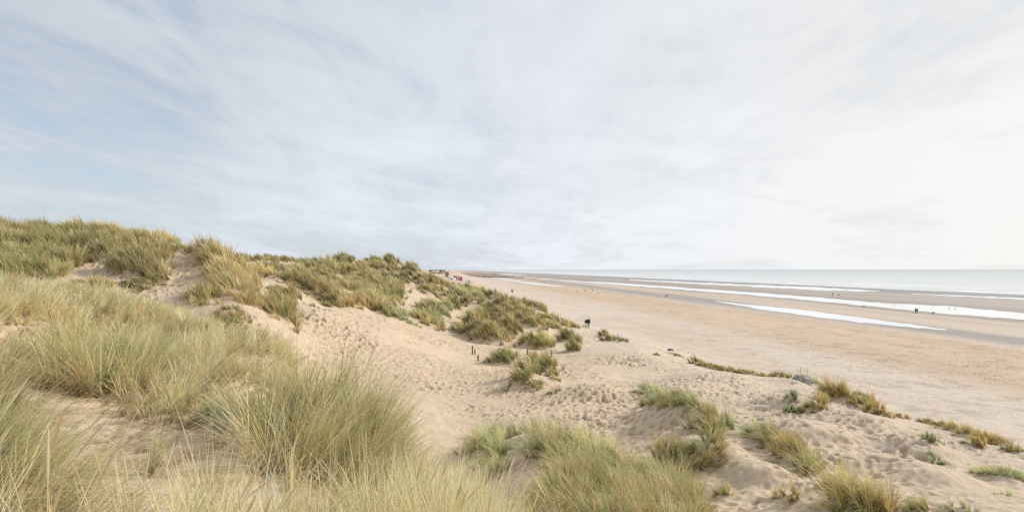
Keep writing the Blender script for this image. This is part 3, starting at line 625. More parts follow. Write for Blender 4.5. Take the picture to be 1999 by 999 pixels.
# ------------------------------------------------------------------ poles, blocks, litter
GB = mat_plain('grey_green_block', (.32, .335, .31), .8, .25, 9, .3); PB = mat_plain('pale_pole', (.55, .56, .54), .6, .1)
def pole(px, ptop, D, label, tilt):
    x, y = XY(px, D); z = float(zat(np.array(x), np.array(y))); zt = ZC - (ptop - HY) * D / F
    bm = bmesh.new(); bm_cyl(bm, (0, 0, -.3), (0, 0, zt - z), .028, .026, 10); bm_cyl(bm, (0, 0, zt - z), (0, 0, zt - z + .03), .034, .02, 10)
    o = bm_obj('marker_pole', bm, PB); o.location = (x, y, z); o.rotation_euler = (0, tilt, 0); return tag(o, label, 'pole')
pole(1563, 716, 40.6, 'left one of two thin pale poles on the crest beside the grey blocks', .01)
pole(1575, 719, 40.8, 'right one of two thin pale poles on the crest beside the grey blocks', .06)
def block(px, ptop, pbot, w, D, tilt, label):
    x, y = XY(px, D); zt = ZC - (ptop - HY) * D / F; z0 = float(zat(np.array(x), np.array(y))) - .15; h = zt - z0; ww = w * D / F
    bm = bmesh.new(); bm_box(bm, (0, 0, h / 2), (ww, .55, h), None, .94)
    o = bm_obj('concrete_block', bm, GB, bevel=.03); o.location = (x, y, z0); o.rotation_euler = (.05, tilt, .2); return tag(o, label, 'block')
block(1557.5, 732, 740, 5, 40.2, .05, 'upright small grey block left of the pale poles')
block(1572, 737, 742, 15, 40.4, .16, 'wide tilted grey green block half buried between the pale poles')

BL = mat_plain('blue_fabric', (.03, .22, .36), .6, .1); DK = mat_plain('dark_fabric', (.02, .025, .03), .7, .1)
p = at(1308.3, 685.5, 40); p.z += .02; u = p.y / F
bun = empty('fabric_bundle', p); tag(bun, 'small bright blue bundle with dark spread sides lying on the sand', 'bundle')
bm = bmesh.new(); bmesh.ops.create_uvsphere(bm, u_segments=14, v_segments=10, radius=1)
for v in bm.verts: v.co = Vector((v.co.x * 2.8 * u, v.co.y * 3 * u, max(v.co.z, -.35) * 1.9 * u + 3.0 * u)) * 1
bm_obj('blue_cover', bm, BL, bun, True)
bm = bmesh.new(); w_ = [(-7, 0, .2), (-3, 0, 2.6), (0, 0, 3.0), (3, 0, 2.6), (8, 0, -.2)]
for a, b in zip(w_, w_[1:]): bm_cyl(bm, Vector(a) * u, Vector(b) * u, (.5 + (1.2 if abs(a[0]) < 4 else 0)) * u, (.5 + (1.2 if abs(b[0]) < 4 else 0)) * u, 10)
bm_cyl(bm, Vector((0, 0, -.5)) * u, Vector((0, 0, 2.6)) * u, 1.2 * u, 2.2 * u, 12)
bm_obj('dark_side', bm, DK, bun, True)

WH = mat_plain('white_paint', (.78, .78, .77), .5, .04); WB = mat_plain('white_plastic', (.75, .78, .78), .5, .05)
p = at(1207, 657, 60); u = p.y / F
bm = bmesh.new(); n = 12
prof = [(0, 0, .8), (.6, 0, 1), (3, .2, 1), (5, .5, .85), (6.4, .8, .5), (7.4, 1.4, .28)]
rings = [[bm.verts.new((2.4 * u * k * math.cos(6.283 * i / n) * (1 + .1 * math.sin(3 * i)) + o_ * u * .5, 2 * u * k * math.sin(6.283 * i / n), z * u)) for i in range(n)] for z, o_, k in prof]
for a, b in zip(rings, rings[1:]):
    for i in range(n): bm.faces.new((a[i], a[(i + 1) % n], b[(i + 1) % n], b[i]))
bm.faces.new(rings[-1])
o = bm_obj('white_bag', bm, WB, None, True); o.location = p; tag(o, 'small white bag standing behind the ragged tussock right of the couple', 'bag')

# ------------------------------------------------------------------ the beach station far along the dunes
def ground(px, D):
    x, y = XY(px, D); return Vector((x, y, float(zat(np.array(x), np.array(y)))))
g = ground(914, 335); 
DARKW = mat_plain('dark_opening', (.03, .035, .04), .4, .05); PALEB = mat_plain('pale_blue_panel', (.62, .70, .74), .5, .04)
k = empty('beach_kiosk', g, .15); tag(k, 'small white beach kiosk with a raised flat roof and dark hatch', 'kiosk')
k.scale = (1, 1, 1.12)
bm = bmesh.new(); bm_box(bm, (0, 0, 1.15), (2.2, 1.9, 2.3)); bm_obj('wall', bm, PALEB, k, bevel=.02)
bm = bmesh.new(); bm_box(bm, (0.05, -.1, 2.42), (2.5, 2.3, .16)); bm_box(bm, (.75, -.1, 2.60), (.9, 2.2, .10), Matrix.Rotation(-.35, 3, 'Y')); bm_obj('roof', bm, WH, k, bevel=.02)
bm = bmesh.new(); bm_box(bm, (.78, -.97, 1.55), (.5, .06, .75)); bm_obj('hatch', bm, DARKW, k)
bm = bmesh.new(); bm_box(bm, (.78, -1.08, 1.12), (.7, .25, .05)); bm_obj('counter', bm, WH, k)
g2 = ground(908.3, 325)
bm = bmesh.new(); bm_box(bm, (0, 0, .42), (.95, .7, .85), None, .88); bm_box(bm, (0, 0, .90), (1.0, .75, .12)); o = bm_obj('storage_box', bm, WH, bevel=.04); o.location = g2; tag(o, 'white lidded box on the ground left of the white kiosk', 'box')
FC = {'pink': mat_plain('pink_banner', (.80, .13, .20), .7, .06), 'violet': mat_plain('violet_banner', (.22, .17, .42), .7, .06), 'navy': mat_plain('navy_banner', (.06, .06, .13), .7, .06)}
def flag(px, D, col, label, h=4.0):
    g = ground(px, D); e = empty('feather_flag', g, random.uniform(-.5, .3)); tag(e, label, 'flag', 'feather flags beside the beach station')
    bm = bmesh.new(); pts = [Vector((0, 0, h * t)) for t in (0, .5, .8)] + [Vector((.12, 0, h * .93)), Vector((.42, 0, h))]
    for a, b in zip(pts, pts[1:]): bm_cyl(bm, a, b, .035, .03, 8)
    bm_obj('pole', bm, PB, e)
    V = []; Fc = []
    for i in range(9):
        t = i / 8; z = h * (.22 + .76 * t); x0 = .03 + (.36 * max(0, t - .75) / .25 if t > .75 else 0); x1 = .75 - .05 * math.sin(t * 5) - (.28 * max(0, t - .8) / .2)
        V += [(x0, .05 * math.sin(t * 6), z), ((x0 + x1) / 2, .10 * math.sin(t * 6 + 1), z), (x1, .05 * math.sin(t * 6 + 2), z)]
    for i in range(8):
        for j in range(2): Fc.append((i * 3 + j, i * 3 + j + 1, i * 3 + 4 + j, i * 3 + 3 + j))
    mesh_obj('banner', V, Fc, FC[col], e, True)
flag(891.4, 420, 'navy', 'dark feather flag, leftmost of the row beside the beach station')
flag(894.2, 415, 'pink', 'pink feather flag, left one of the pink pair')
flag(896.4, 410, 'pink', 'pink feather flag, right one of the pink pair', 3.8)
flag(898.4, 405, 'violet', 'violet feather flag just right of the pink pair')
flag(900.6, 402, 'navy', 'dark narrow feather flag, rightmost of the row')
# small buildings
BRN = mat_plain('brown_grey_cladding', (.26, .22, .19), .8, .1); ROOF = mat_plain('dark_roof_slate', (.24, .245, .255), .8, .2); REDW = mat_plain('red_fabric', (.65, .14, .07), .7, .1); GL = mat_plain('window_glass', (.05, .06, .07), .15, .05); BRK = mat_plain('red_brick', (.42, .32, .26), .85, .2)
x, y = XY(873, 640); e = empty('lifeguard_building', (x, y, ZC - 16 * 640 / F), .1); tag(e, 'blocky brown grey beach building with a white corner post', 'building')
bm = bmesh.new(); bm_box(bm, (0, 0, 1.0), (3.6, 4, 10)); bm_obj('wall', bm, BRN, e)
bm = bmesh.new(); bm_box(bm, (0, 0, 6.12), (3.9, 4.4, .24)); bm_obj('roof', bm, ROOF, e)
bm = bmesh.new(); bm_box(bm, (1.95, -2.1, 1.2), (.28, .28, 9.6)); bm_obj('corner_post', bm, WH, e)
bm = bmesh.new(); bm_box(bm, (0, -2.05, -.1), (3.0, .08, .9)); bm_obj('window', bm, PALEB, e)
g = ground(877.6, 600); e = empty('parasol', g); tag(e, 'small red orange parasol right of the brown grey beach building', 'parasol')
bm = bmesh.new(); bm_cyl(bm, (0, 0, 0), (0, 0, 2.6), .05, .05, 8); bm_obj('pole', bm, PB, e)
bm = bmesh.new(); bmesh.ops.create_cone(bm, cap_ends=False, segments=8, radius1=1.5, radius2=.04, depth=.75)
for v in bm.verts: v.co.z += 2.45
bm_obj('canopy', bm, REDW, e)
for px, D, s, lab in ((877.5, 520, 1.0, 'white pop-up tent behind the dune grass, left one of two'), (880.2, 480, .8, 'white pop-up tent behind the dune grass, smaller right one of two')):
    g = ground(px, D); e = empty('tent', g, .3); e.scale = (s,) * 3; tag(e, lab, 'tent')
    bm = bmesh.new()
    bmesh.ops.create_cone(bm, cap_ends=False, segments=4, radius1=1.9, radius2=.05, depth=1.1, matrix=Matrix.Translation((0, 0, 2.6)) @ Matrix.Rotation(.785, 4, 'Z'))
    bm_obj('canopy', bm, WH, e)
    bm = bmesh.new(); bm_box(bm, (0, 1.2, 1.05), (2.5, .06, 2.1)); bm_box(bm, (-1.22, 0, 1.05), (.06, 2.3, 2.1)); bm_obj('side_wall', bm, WH, e)
    for sx in (-1.25, 1.25):
        bm = bmesh.new(); bm_cyl(bm, (sx, -1.25, 0), (sx, -1.25, 2.1), .04, .04, 8); bm_obj('leg', bm, PB, e)
g = ground(882.2, 470); bm = bmesh.new(); bm_box(bm, (0, 0, .9), (1.1, .12, 1.0)); bm_box(bm, (-.45, 0, .2), (.08, .08, .8)); bm_box(bm, (.45, 0, .2), (.08, .08, .8)); o = bm_obj('notice_board', bm, BRN); o.location = g; tag(o, 'small dark notice board between the white tents and the flags', 'board')
# pick-up truck on the sand
g = ground(888.4, 640); e = empty('parked_truck', g, .5); tag(e, 'dark pickup truck parked on the sand beyond the flags', 'truck')
TRK = mat_plain('dark_truck_paint', (.03, .045, .07), .3, .05)
bm = bmesh.new(); bm_box(bm, (0, 0, .75), (1.8, 4.6, .7)); bm_box(bm, (0, .3, 1.4), (1.65, 1.9, .75), None, .82); bm_obj('body', bm, TRK, e, bevel=.06)
bm = bmesh.new(); bm_box(bm, (0, -.66, 1.42), (1.35, .06, .5)); bm_obj('windscreen', bm, GL, e)
for sx in (-.85, .85):
    for sy in (-1.4, 1.4):
        bm = bmesh.new(); bm_cyl(bm, (sx - .1, sy, .36), (sx + .1, sy, .36), .36, .36, 16); bm_obj('wheel', bm, DK, e)
# distant houses
def house(px, D, w, h, rh, wallm, label, dep=7, gable=True):
    x, y = XY(px, D); zb_ = ZC - 5.2 * D / F
    e = empty('distant_house', (x, y, zb_), random.uniform(-.1, .1)); tag(e, label, 'house', 'houses far along the coast')
    bm = bmesh.new(); bm_box(bm, (0, 0, h / 2 - 1.5), (w, dep, h + 3)); bm_obj('wall', bm, wallm, e)
    V = [(-w/2-.3,-dep/2-.3,h+.003),(w/2+.3,-dep/2-.3,h+.003),(w/2+.3,dep/2+.3,h+.003),(-w/2-.3,dep/2+.3,h+.003),(-w/2-.3,0,h+rh),(w/2+.3,0,h+rh)]
    r = mesh_obj('roof', V, [(0,1,5,4),(2,3,4,5),(1,2,5),(3,0,4),(3,2,1,0)], ROOF, e)
    bm = bmesh.new(); bm_box(bm, (w * .3, 0, h + rh), (.7, .7, 1.6)); bm_obj('chimney', bm, BRK, r)
    for i in range(2):
        f = bmesh.new(); bm_box(f, ((i - .5) * w * .5, -dep / 2 - .03, h * .55), (1.3, .08, 1.3)); bm_obj('window', f, GL, e)
house(841, 1500, 8, 4.2, 2.2, BRK, 'leftmost far house, dark roof just above the dune edge')
house(846, 1560, 7, 4.4, 2.4, WH, 'far house with white gable, second from the left')
house(851.5, 1480, 7.5, 4.2, 2.0, WH, 'white far house left of the middle of the row')
house(857, 1520, 8, 4.6, 1.8, WH, 'low wide white far house in the middle of the row')
house(861.8, 1500, 6.5, 4.4, 2.2, BRN, 'brownish far house right of the low white one')
house(866.5, 1540, 8, 3.8, 2.4, BRK, 'rightmost far house, red brick under a big dark roof')
# groynes
GRW = mat_plain('dark_groyne_timber', (.06, .055, .05), .85, .3, 2)
def groyne(D, s0, s1, label, hh=1.5, step=3.0):
    x0 = s0 - .1 * D; zz = lambda s: float(zat(np.array(s - .1 * D), np.array(D)))
    e = empty('groyne', (x0, D, zz(s0))); tag(e, label, 'groyne', 'timber groynes across the beach')
    bm = bmesh.new(); s = s0; k = 0
    while s < s1:
        z = zz(s) - zz(s0); h = hh * random.uniform(.75, 1.25) * (1 - .35 * (s - s0) / (s1 - s0))
        bm_cyl(bm, (s - s0, 0, z - .6), (s - s0, random.uniform(-.1, .1), z + h), .28, .24, 7); s += step * random.uniform(.8, 1.3); k += 1
    bm_obj('pile_row', bm, GRW, e)
    bm = bmesh.new(); n = 8
    for i in range(n):
        a = s0 + (s1 - s0) * i / n; b = s0 + (s1 - s0) * (i + 1) / n; za = zz((a + b) / 2) - zz(s0)
        bm_box(bm, ((a + b) / 2 - s0, .32, za + .25), ((b - a) * 1.02, .16, .9 * random.uniform(.7, 1.1)))
    bm_obj('plank_wall', bm, GRW, e)
groyne(2300, 26, 120, 'farthest timber groyne, a thin dark line below the sea horizon', 2.2, 5)
groyne(1950, 28, 150, 'second farthest timber groyne across the upper beach', 2.2, 5)
groyne(1650, 30, 140, 'middle timber groyne of the distant series', 2.0, 4)
groyne(1400, 32, 130, 'timber groyne third from the near end of the series', 1.8, 4)
groyne(1210, 32, 125, 'dark timber groyne second from the near end', 1.8, 3.5)
groyne(1090, 40, 130, 'nearest timber groyne, its dark piles ending in the left pool', 1.7, 3)
groyne(4300, -12, 45, 'very distant dark breakwater left of the groynes, under the horizon', 4.5, 8)
# a channel marker and a ship
x, y = XY(988, 1900); bm = bmesh.new(); bm_cyl(bm, (0, 0, -3), (0, 0, 7), .22, .16, 8); bm_cyl(bm, (0, 0, 6.2), (0, 0, 7.4), .5, .05, 8); o = bm_obj('channel_marker', bm, PB); o.location = (x, y, -1.2); tag(o, 'thin pale marker pole standing in the shallows beyond the groynes', 'marker')
SHP = mat_plain('hazy_ship_grey', (.62, .63, .64), .6, .05)
x, y = XY(1986, 15000); sh = empty('cargo_ship', (x, y, -1.2), .2); sh.scale = (.55, .55, .55); tag(sh, 'tiny hazy grey ship on the horizon at the right edge', 'ship')
bm = bmesh.new(); V = [(-45,-7,0),(42,-7,0),(52,0,0),(42,7,0),(-45,7,0),(-46,-8,9),(44,-8,9),(57,0,11),(44,8,9),(-46,8,9)]
for v in V: bm.verts.new(v)
bm.verts.ensure_lookup_table(); bv = bm.verts
for i in range(5): bm.faces.new((bv[i], bv[(i + 1) % 5], bv[5 + (i + 1) % 5], bv[5 + i]))
bm.faces.new([bv[i] for i in (5, 6, 7, 8, 9)]); bm_obj('hull', bm, SHP, sh)
bm = bmesh.new(); bm_box(bm, (-32, 0, 16), (14, 13, 14)); bm_box(bm, (-32, 0, 26), (8, 8, 6)); bm_cyl(bm, (-38, 0, 22), (-38, 0, 34), 2, 1.6, 10); bm_obj('superstructure', bm, SHP, sh)
bm = bmesh.new(); bm_cyl(bm, (15, 0, 9), (15, 0, 30), 1, .8, 8); bm_obj('crane', bm, SHP, sh)
# gulls by the pool
GM = mat_plain('gull_plumage', (.45, .46, .48), .7, .2, 12)
gm = skin_mesh('gull', [(0,-.28,.24),(0,-.1,.22),(0,.08,.25),(0,.16,.36),(0,.19,.42),(0,.27,.41),(-.03,-.02,.1),(-.03,0,0),(.03,-.02,.1),(.03,0,0)], [(0,1),(1,2),(2,3),(3,4),(4,5),(1,6),(6,7),(1,8),(8,9)], [.02,.08,.08,.045,.05,.012,.012,.01,.012,.01], 1)
for px, py, lab in ((1746, 594.5, 'grey gull standing in the wide pool, left of the other two'), (1853, 602.5, 'grey gull in the wide pool, middle one of three'), (1865, 604, 'grey gull in the wide pool, rightmost of three')):
    m2 = gm.copy(); m2.materials.append(GM); o = bpy.data.objects.new('gull', m2); COL.objects.link(o); o.location = pl(px, py); o.rotation_euler = (0, 0, random.random() * 6); o.scale = (1.5,) * 3; tag(o, lab, 'gull', 'gulls standing in the wide pool')

# ------------------------------------------------------------------ terrain mesh
Sw = S + warp * .8 + 10 * fbm(GX / 18, GY / 260, 3, 61) * sstep(70, 110, S)
def lerpc(pts):
    xs = [p[0] for p in pts]; return np.stack([np.interp(Sw, xs, [p[1][k] for p in pts]) for k in range(3)], -1)
DUNEC = (.578, .460, .330); DRYC = (.590, .500, .408); ORC = (.565, .432, .308); WETC = (.33, .275, .235); BARC = (.535, .44, .355); GREYC = (.40, .35, .31); DKG = (.27, .245, .23)
C = lerpc([(10, DUNEC), (30, DRYC), (58, DRYC), (68, ORC), (98, ORC), (106, BARC), (114, WETC), (126, WETC), (131, BARC), (156, BARC), (163, WETC), (176, WETC), (205, WETC), (222, GREYC), (275, GREYC), (292, DKG), (345, DKG), (420, DKG)])
st = fbm(S / 6, GY / 90, 4, 91)                        # streaks along the shore
C = C * (1 + .12 * st * sstep(55, 80, S))[..., None]
fl = sstep(.12, .5, fbm(GX / 2.4, GY / 2.4, 4, 151)) * .16 + sstep(.15, .5, fbm(GX / .8, GY / .8, 3, 157)) * .12 * sstep(200, 80, GDm)
C = C * (1 - fl * sstep(28, 40, S) * sstep(130, 95, S))[..., None]
tan = sstep(-.1, .5, fbm(GX / 14, GY / 30, 4, 95)) * sstep(25, 40, S) * sstep(75, 50, S) * .5
C = C * (1 - tan[..., None]) + np.array(ORC) * tan[..., None]
tt = fbm(GX / 5, GY / 5, 4, 97)
C = C * (1 + .07 * tt * (1 - wB))[..., None]
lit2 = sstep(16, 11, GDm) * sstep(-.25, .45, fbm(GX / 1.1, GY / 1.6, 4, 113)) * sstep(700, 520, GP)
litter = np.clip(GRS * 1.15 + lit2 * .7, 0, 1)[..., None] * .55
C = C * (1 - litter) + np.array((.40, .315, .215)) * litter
pit_dark = np.clip(-PIT / .05, 0, 1)[..., None]
C = C * (1 - .34 * pit_dark * np.array((.8, 1, 1.15)))     # sand coloured darker and browner towards the bottom of the prints
WET = np.interp(Sw, [100, 112, 128, 134, 156, 163, 205, 225, 280, 292], [0, 1, 1, .2, .2, .9, .9, .45, .5, 1])
for px, py, w, h in [(1268,608,22,2),(1345,636,34,2.5),(1318,648,42,3),(1825,802,95,9),(1185,624,44,2.5),(1560,640,60,2),(1700,690,70,3),(1450,655,50,2),(1240,640,30,2)]:
    pv = VG + HY; q = ((GP - px) / w) ** 2 + ((pv - py) / h) ** 2
    k = (np.exp(-q) * sstep(-.3, .4, fbm(GX / 1.5, GY / 1.5, 3, 131)) * (GDm > 25) * .42)[..., None]
    C = C * (1 - k) + np.array((.30, .22, .15)) * k
idx = np.arange(NX * NY).reshape(NY, NX)
Q = np.stack([idx[:-1, :-1], idx[:-1, 1:], idx[1:, 1:], idx[1:, :-1]], -1).reshape(-1, 4)
V = np.stack([GX, GY, Z], -1).reshape(-1, 3)
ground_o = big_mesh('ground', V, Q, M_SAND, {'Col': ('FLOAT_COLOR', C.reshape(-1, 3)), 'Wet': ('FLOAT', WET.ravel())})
tag(ground_o, 'pale sand of the dunes, valley and wide beach', kind='structure')

# sea and pools
bm = bmesh.new(); R_ = 70000
vs = [bm.verts.new((R_ * math.cos(a), R_ * math.sin(a), 0)) for a in np.linspace(0, 2 * math.pi, 64, endpoint=False)]; bm.faces.new(vs)
sea = bm_obj('sea', bm, M_SEA); sea.location = (0, 0, -1.2); tag(sea, 'pale calm sea reaching the horizon', kind='structure')
def pool(up, lo, label):
    xs = np.linspace(up[0][0], up[-1][0], 90)
    yu = np.interp(xs, [p[0] for p in up], [p[1] for p in up]); yl = np.interp(xs, [p[0] for p in lo], [p[1] for p in lo])
    w = yl - yu; wob = vnoise(xs / 16, xs * 0, 5) - .5; wob2 = vnoise(xs / 11, xs * 0 + 9, 6) - .5
    yu = yu + wob * np.minimum(1.2, w * .35); yl = yl + wob2 * np.minimum(1.4, w * .35)
    V = []; n = 6
    for x, a, b in zip(xs, yu, yl):
        for k in range(n + 1):
            p = at(x, a + (b - a) * k / n, 130); V.append((p.x, p.y, p.z + .05))
    Fc = [(i * (n + 1) + k, i * (n + 1) + k + 1, (i + 1) * (n + 1) + k + 1, (i + 1) * (n + 1) + k) for i in range(len(xs) - 1) for k in range(n)]
    o = mesh_obj('tidal_pool', V, Fc, M_POOL, None, True); tag(o, label, kind='structure')
pool([(1398,587.5),(1450,593),(1560,604),(1700,622.5),(1800,636),(1850,643.5)], [(1398,588.5),(1480,603),(1580,617),(1700,632),(1800,641),(1850,645)], 'bright tidal pool nearest the dunes')
pool([(1092,546.6),(1200,551.5),(1340,561.5),(1480,571),(1620,582.5),(1700,590),(1850,597.5),(1999,611),(2200,628)], [(1092,547.6),(1200,555),(1340,566),(1480,577),(1620,590),(1760,604),(1850,613),(1999,624),(2200,644)], 'long bright pool widening to the right edge')
pool([(935,538.6),(980,543),(1030,550.8),(1075,555.8),(1106,558.8)], [(935,540),(980,545.4),(1030,553.6),(1075,558.4),(1106,559.4)], 'bright streak of water in the far left channel')
pool([(1230,545.2),(1340,550.2),(1480,556),(1600,561),(1690,566.2),(1718,568)], [(1230,546.6),(1340,553),(1480,560),(1600,566.2),(1690,569),(1718,568.6)], 'thin pale pool close to the sea')
pool([(1780,573),(1999,581.5),(2150,588)], [(1780,574),(1999,585),(2150,592)], 'thin wet streak in front of the sea at right')
pool([(975,533.6),(1000,534.4),(1030,536.2)], [(975,534.4),(1000,536),(1030,536.8)], 'small far pool above the groynes')
pool([(1058,543.6),(1074,544)], [(1058,544.4),(1074,544.9)], 'tiny far pool left of the long one')

# ------------------------------------------------------------------ grass blades
def blades(ts, rs, seedheads=0):
    """all blades of a list of tufts -> vertices, quads, colours"""
    Vs, Qs, Cs = [], [], []; off = 0
    for t in ts:
        bw = max(.0070, (1.75 if t.D < 14 else 1.45) * t.D / F)
        A = (2 * t.R * F / t.D) * ((t.L * .75 + .5 * t.R + t.hm) * F / t.D)
        n = int(min(9000, max(30, (5.5 if t.D < 14 else 8.0) * t.dens * A / ((bw * F / t.D) * (t.L * F / t.D)))))
        nseg = 5 if t.D < 9 else (4 if t.D < 30 else 3)
        rr = np.sqrt(rs.random(n)) * (1 + .15 * rs.standard_normal(n)); a = rs.random(n) * 2 * math.pi
        dx = rr * np.cos(a); dy = rr * np.sin(a)
        # blades grow in shoots: pull roots to a few dozen shoot centres
        ns = max(5, n // 16); si = rs.integers(0, ns, n)
        sr = np.sqrt(rs.random(ns)); sa = rs.random(ns) * 2 * math.pi
        sr = np.where(rs.random(ns) < (.16 if ns > 16 and t.R * F / t.D > 12 else 0), sr * (1.15 + .45 * rs.random(ns)), sr)
        kx = sr * np.cos(sa); ky = sr * np.sin(sa)
        dx = kx[si] + .075 * rs.standard_normal(n); dy = ky[si] + .075 * rs.standard_normal(n)
        x = t.x + dx * t.R; y = t.y + dy * t.Ry
        y = np.maximum(y, .8)
        z = zat(x, y) - .03
        rad = np.hypot(dx, dy)
        spread = t.spread
        lx = dx * spread + t.lean[0] + .08 * rs.standard_normal(n) + (.20 * rs.standard_normal(ns))[si]
        ly = dy * spread + t.lean[1] + .08 * rs.standard_normal(n) + (.20 * rs.standard_normal(ns))[si]
        az = np.arctan2(ly, lx); tilt = np.minimum(np.hypot(lx, ly), 1.25)
        L = t.L * np.clip(1 + .24 * rs.standard_normal(n), .35, 1.6) * (1.05 - .25 * np.minimum(rad, 1.2))
        bend = np.clip(.85 + .30 * rs.standard_normal(n) + .30 * rad, .1, 1.9)
        th0 = tilt * .55
        w = bw * (.65 + .7 * rs.random(n))
        names, pr = zip(*MIX[t.typ]); pr = np.array(pr) / sum(pr)
        pal = np.array([PAL[k] for k in names]); cs = rs.choice(len(names), ns, p=pr)[si]; ci = rs.choice(len(names), n, p=pr)
        mean = (pal * pr[:, None]).sum(0)
        base = (.34 * pal[cs] + .46 * pal[ci] + .20 * mean) if t.D < 12 else (.50 * pal[cs] + .24 * pal[ci] + .26 * mean)
        base = (GAIN * {'fgg': .94, 'pale': 1.05, 'dstraw': .96, 'far': .92, 'dune': .93, 'dgreen': .95}.get(t.typ, 1.0)) * base * (1 + .12 * rs.standard_normal(n))[:, None] * (1 + .15 * rs.standard_normal(ns))[si][:, None]
        base = base * (1 + .10 * rs.standard_normal())
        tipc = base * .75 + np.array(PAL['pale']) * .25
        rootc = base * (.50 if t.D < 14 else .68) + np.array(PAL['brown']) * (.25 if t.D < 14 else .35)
        # dead stalks bent low
        dead = rs.random(n) < .07
        th0 = np.where(dead, th0 + .5, th0); base = np.where(dead[:, None], np.array(PAL['straw']) * .85, base)
        px, py, pz = x.copy(), y.copy(), z.copy()
        wx = -np.sin(az + .9 * rs.standard_normal(n)); wy = np.cos(az + .9 * rs.standard_normal(n))
        nn = np.hypot(wx, wy); wx /= nn; wy /= nn
        vv = np.empty((n, nseg + 1, 2, 3)); cc = np.empty((n, nseg + 1, 2, 3))
        for k in range(nseg + 1):
            f = k / nseg
            wk = w * (1 - .85 * f ** 1.6) * .5
            vv[:, k, 0] = np.stack([px - wx * wk, py - wy * wk, pz], -1); vv[:, k, 1] = np.stack([px + wx * wk, py + wy * wk, pz], -1)
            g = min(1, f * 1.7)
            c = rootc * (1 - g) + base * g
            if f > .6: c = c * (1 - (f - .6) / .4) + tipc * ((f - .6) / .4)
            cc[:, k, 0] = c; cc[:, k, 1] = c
            th = np.minimum(th0 + bend * f * tilt * 1.15 + bend * .12, 2.2); ds = L / nseg
            px = px + np.sin(th) * np.cos(az) * ds; py = py + np.sin(th) * np.sin(az) * ds; pz = pz + np.cos(th) * ds
        i0 = off + (np.arange(n)[:, None] * (nseg + 1) + np.arange(nseg)[None, :]) * 2
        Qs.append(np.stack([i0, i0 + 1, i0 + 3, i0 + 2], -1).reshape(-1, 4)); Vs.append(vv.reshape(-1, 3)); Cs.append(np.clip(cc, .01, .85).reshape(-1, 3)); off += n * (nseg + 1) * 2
        # flowering stalks with a pale spike
        if seedheads and t.D < 12:
            m = rs.poisson(seedheads)
            for _ in range(m):
                a = rs.random() * 6.283; r = math.sqrt(rs.random()) * .8
                sx, sy = t.x + r * t.R * math.cos(a), t.y + r * t.R * math.sin(a); sz = float(zat(np.array(sx), np.array(sy)))
                Ls = t.L * rs.uniform(.95, 1.3); lx, ly = t.lean[0] * .8 + rs.normal(0, .22), rs.normal(0, .16)
                prof = [(0, .0028), (.4, .0026), (.74, .0022), (.79, .0062), (.88, .0075), (.95, .005), (1.0, .0008)]
                rings = []; ns_ = 5; col = np.array(PAL['pale']) * rs.uniform(1.05, 1.3)
                for f, r_ in prof:
                    cx = sx + lx * Ls * (f + .35 * f * f) ; cy = sy + ly * Ls * (f + .35 * f * f); cz = sz + Ls * f * (1 - .12 * f)
                    for q in range(ns_): rings.append((cx + r_ * math.cos(6.283 * q / ns_), cy + r_ * math.sin(6.283 * q / ns_), cz))
                qd = [(off + i * ns_ + q, off + i * ns_ + (q + 1) % ns_, off + (i + 1) * ns_ + (q + 1) % ns_, off + (i + 1) * ns_ + q) for i in range(len(prof) - 1) for q in range(ns_)]
                Vs.append(np.array(rings)); Qs.append(np.array(qd)); Cs.append(np.tile(col, (len(rings), 1))); off += len(rings)
    return np.concatenate(Vs), np.concatenate(Qs), np.concatenate(Cs)
rs = np.random.default_rng(5); GAIN = 1.75
NB = 0
for key, lab, sh_ in (('left', 'straw and green marram grass covering the near slope on the left', 1.2), ('feet', 'tall pale straw grass along the bottom of the foreground', 1.6),
                 ('dune_left', 'tussocky olive grass covering the high dune on the left', 0), ('ridge_mid', 'straw and olive grass along the ridge above the trodden sand slope', 0),
                 ('dune_mid', 'dark olive grass covering the broad dune in the middle distance', 0), ('ridge_right', 'olive grass on the ridge that runs down to the beach', 0)):
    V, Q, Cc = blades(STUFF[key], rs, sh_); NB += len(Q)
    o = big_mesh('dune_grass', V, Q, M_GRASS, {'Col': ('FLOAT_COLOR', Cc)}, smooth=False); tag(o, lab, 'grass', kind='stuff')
def comps(ts):
    left = list(ts); out = []
    while left:
        cur = [left.pop()]; grow = True
        while grow:
            grow = False
            for t in list(left):
                if any(math.hypot(t.x - q.x, t.y - q.y) < (t.R + q.R) * .92 + .08 for q in cur): cur.append(t); left.remove(t); grow = True
        out.append(cur)
    return out
for lab, ts in THINGS:
    cx = float(np.mean([t.x for t in ts])); cy = float(np.mean([t.y for t in ts])); cz = float(zat(np.array(cx), np.array(cy)))
    cs_ = comps(ts)
    root = None
    if len(cs_) > 1:
        root = empty('grass_clump', (cx, cy, cz)); tag(root, lab, 'grass clump', 'marram grass clumps standing on the sand')
    for c_ in cs_:
        V, Q, Cc = blades(c_, rs, .8); NB += len(Q)
        o = big_mesh('tuft' if root else 'grass_clump', V - np.array([cx, cy, cz]), Q, M_GRASS, {'Col': ('FLOAT_COLOR', Cc)}, smooth=False)
        if root: o.parent = root
        else: o.location = (cx, cy, cz); tag(o, lab, 'grass clump', 'marram grass clumps standing on the sand')
print('grass quads', NB, 'tufts', len(TUFTS), 'terrain', NX * NY)

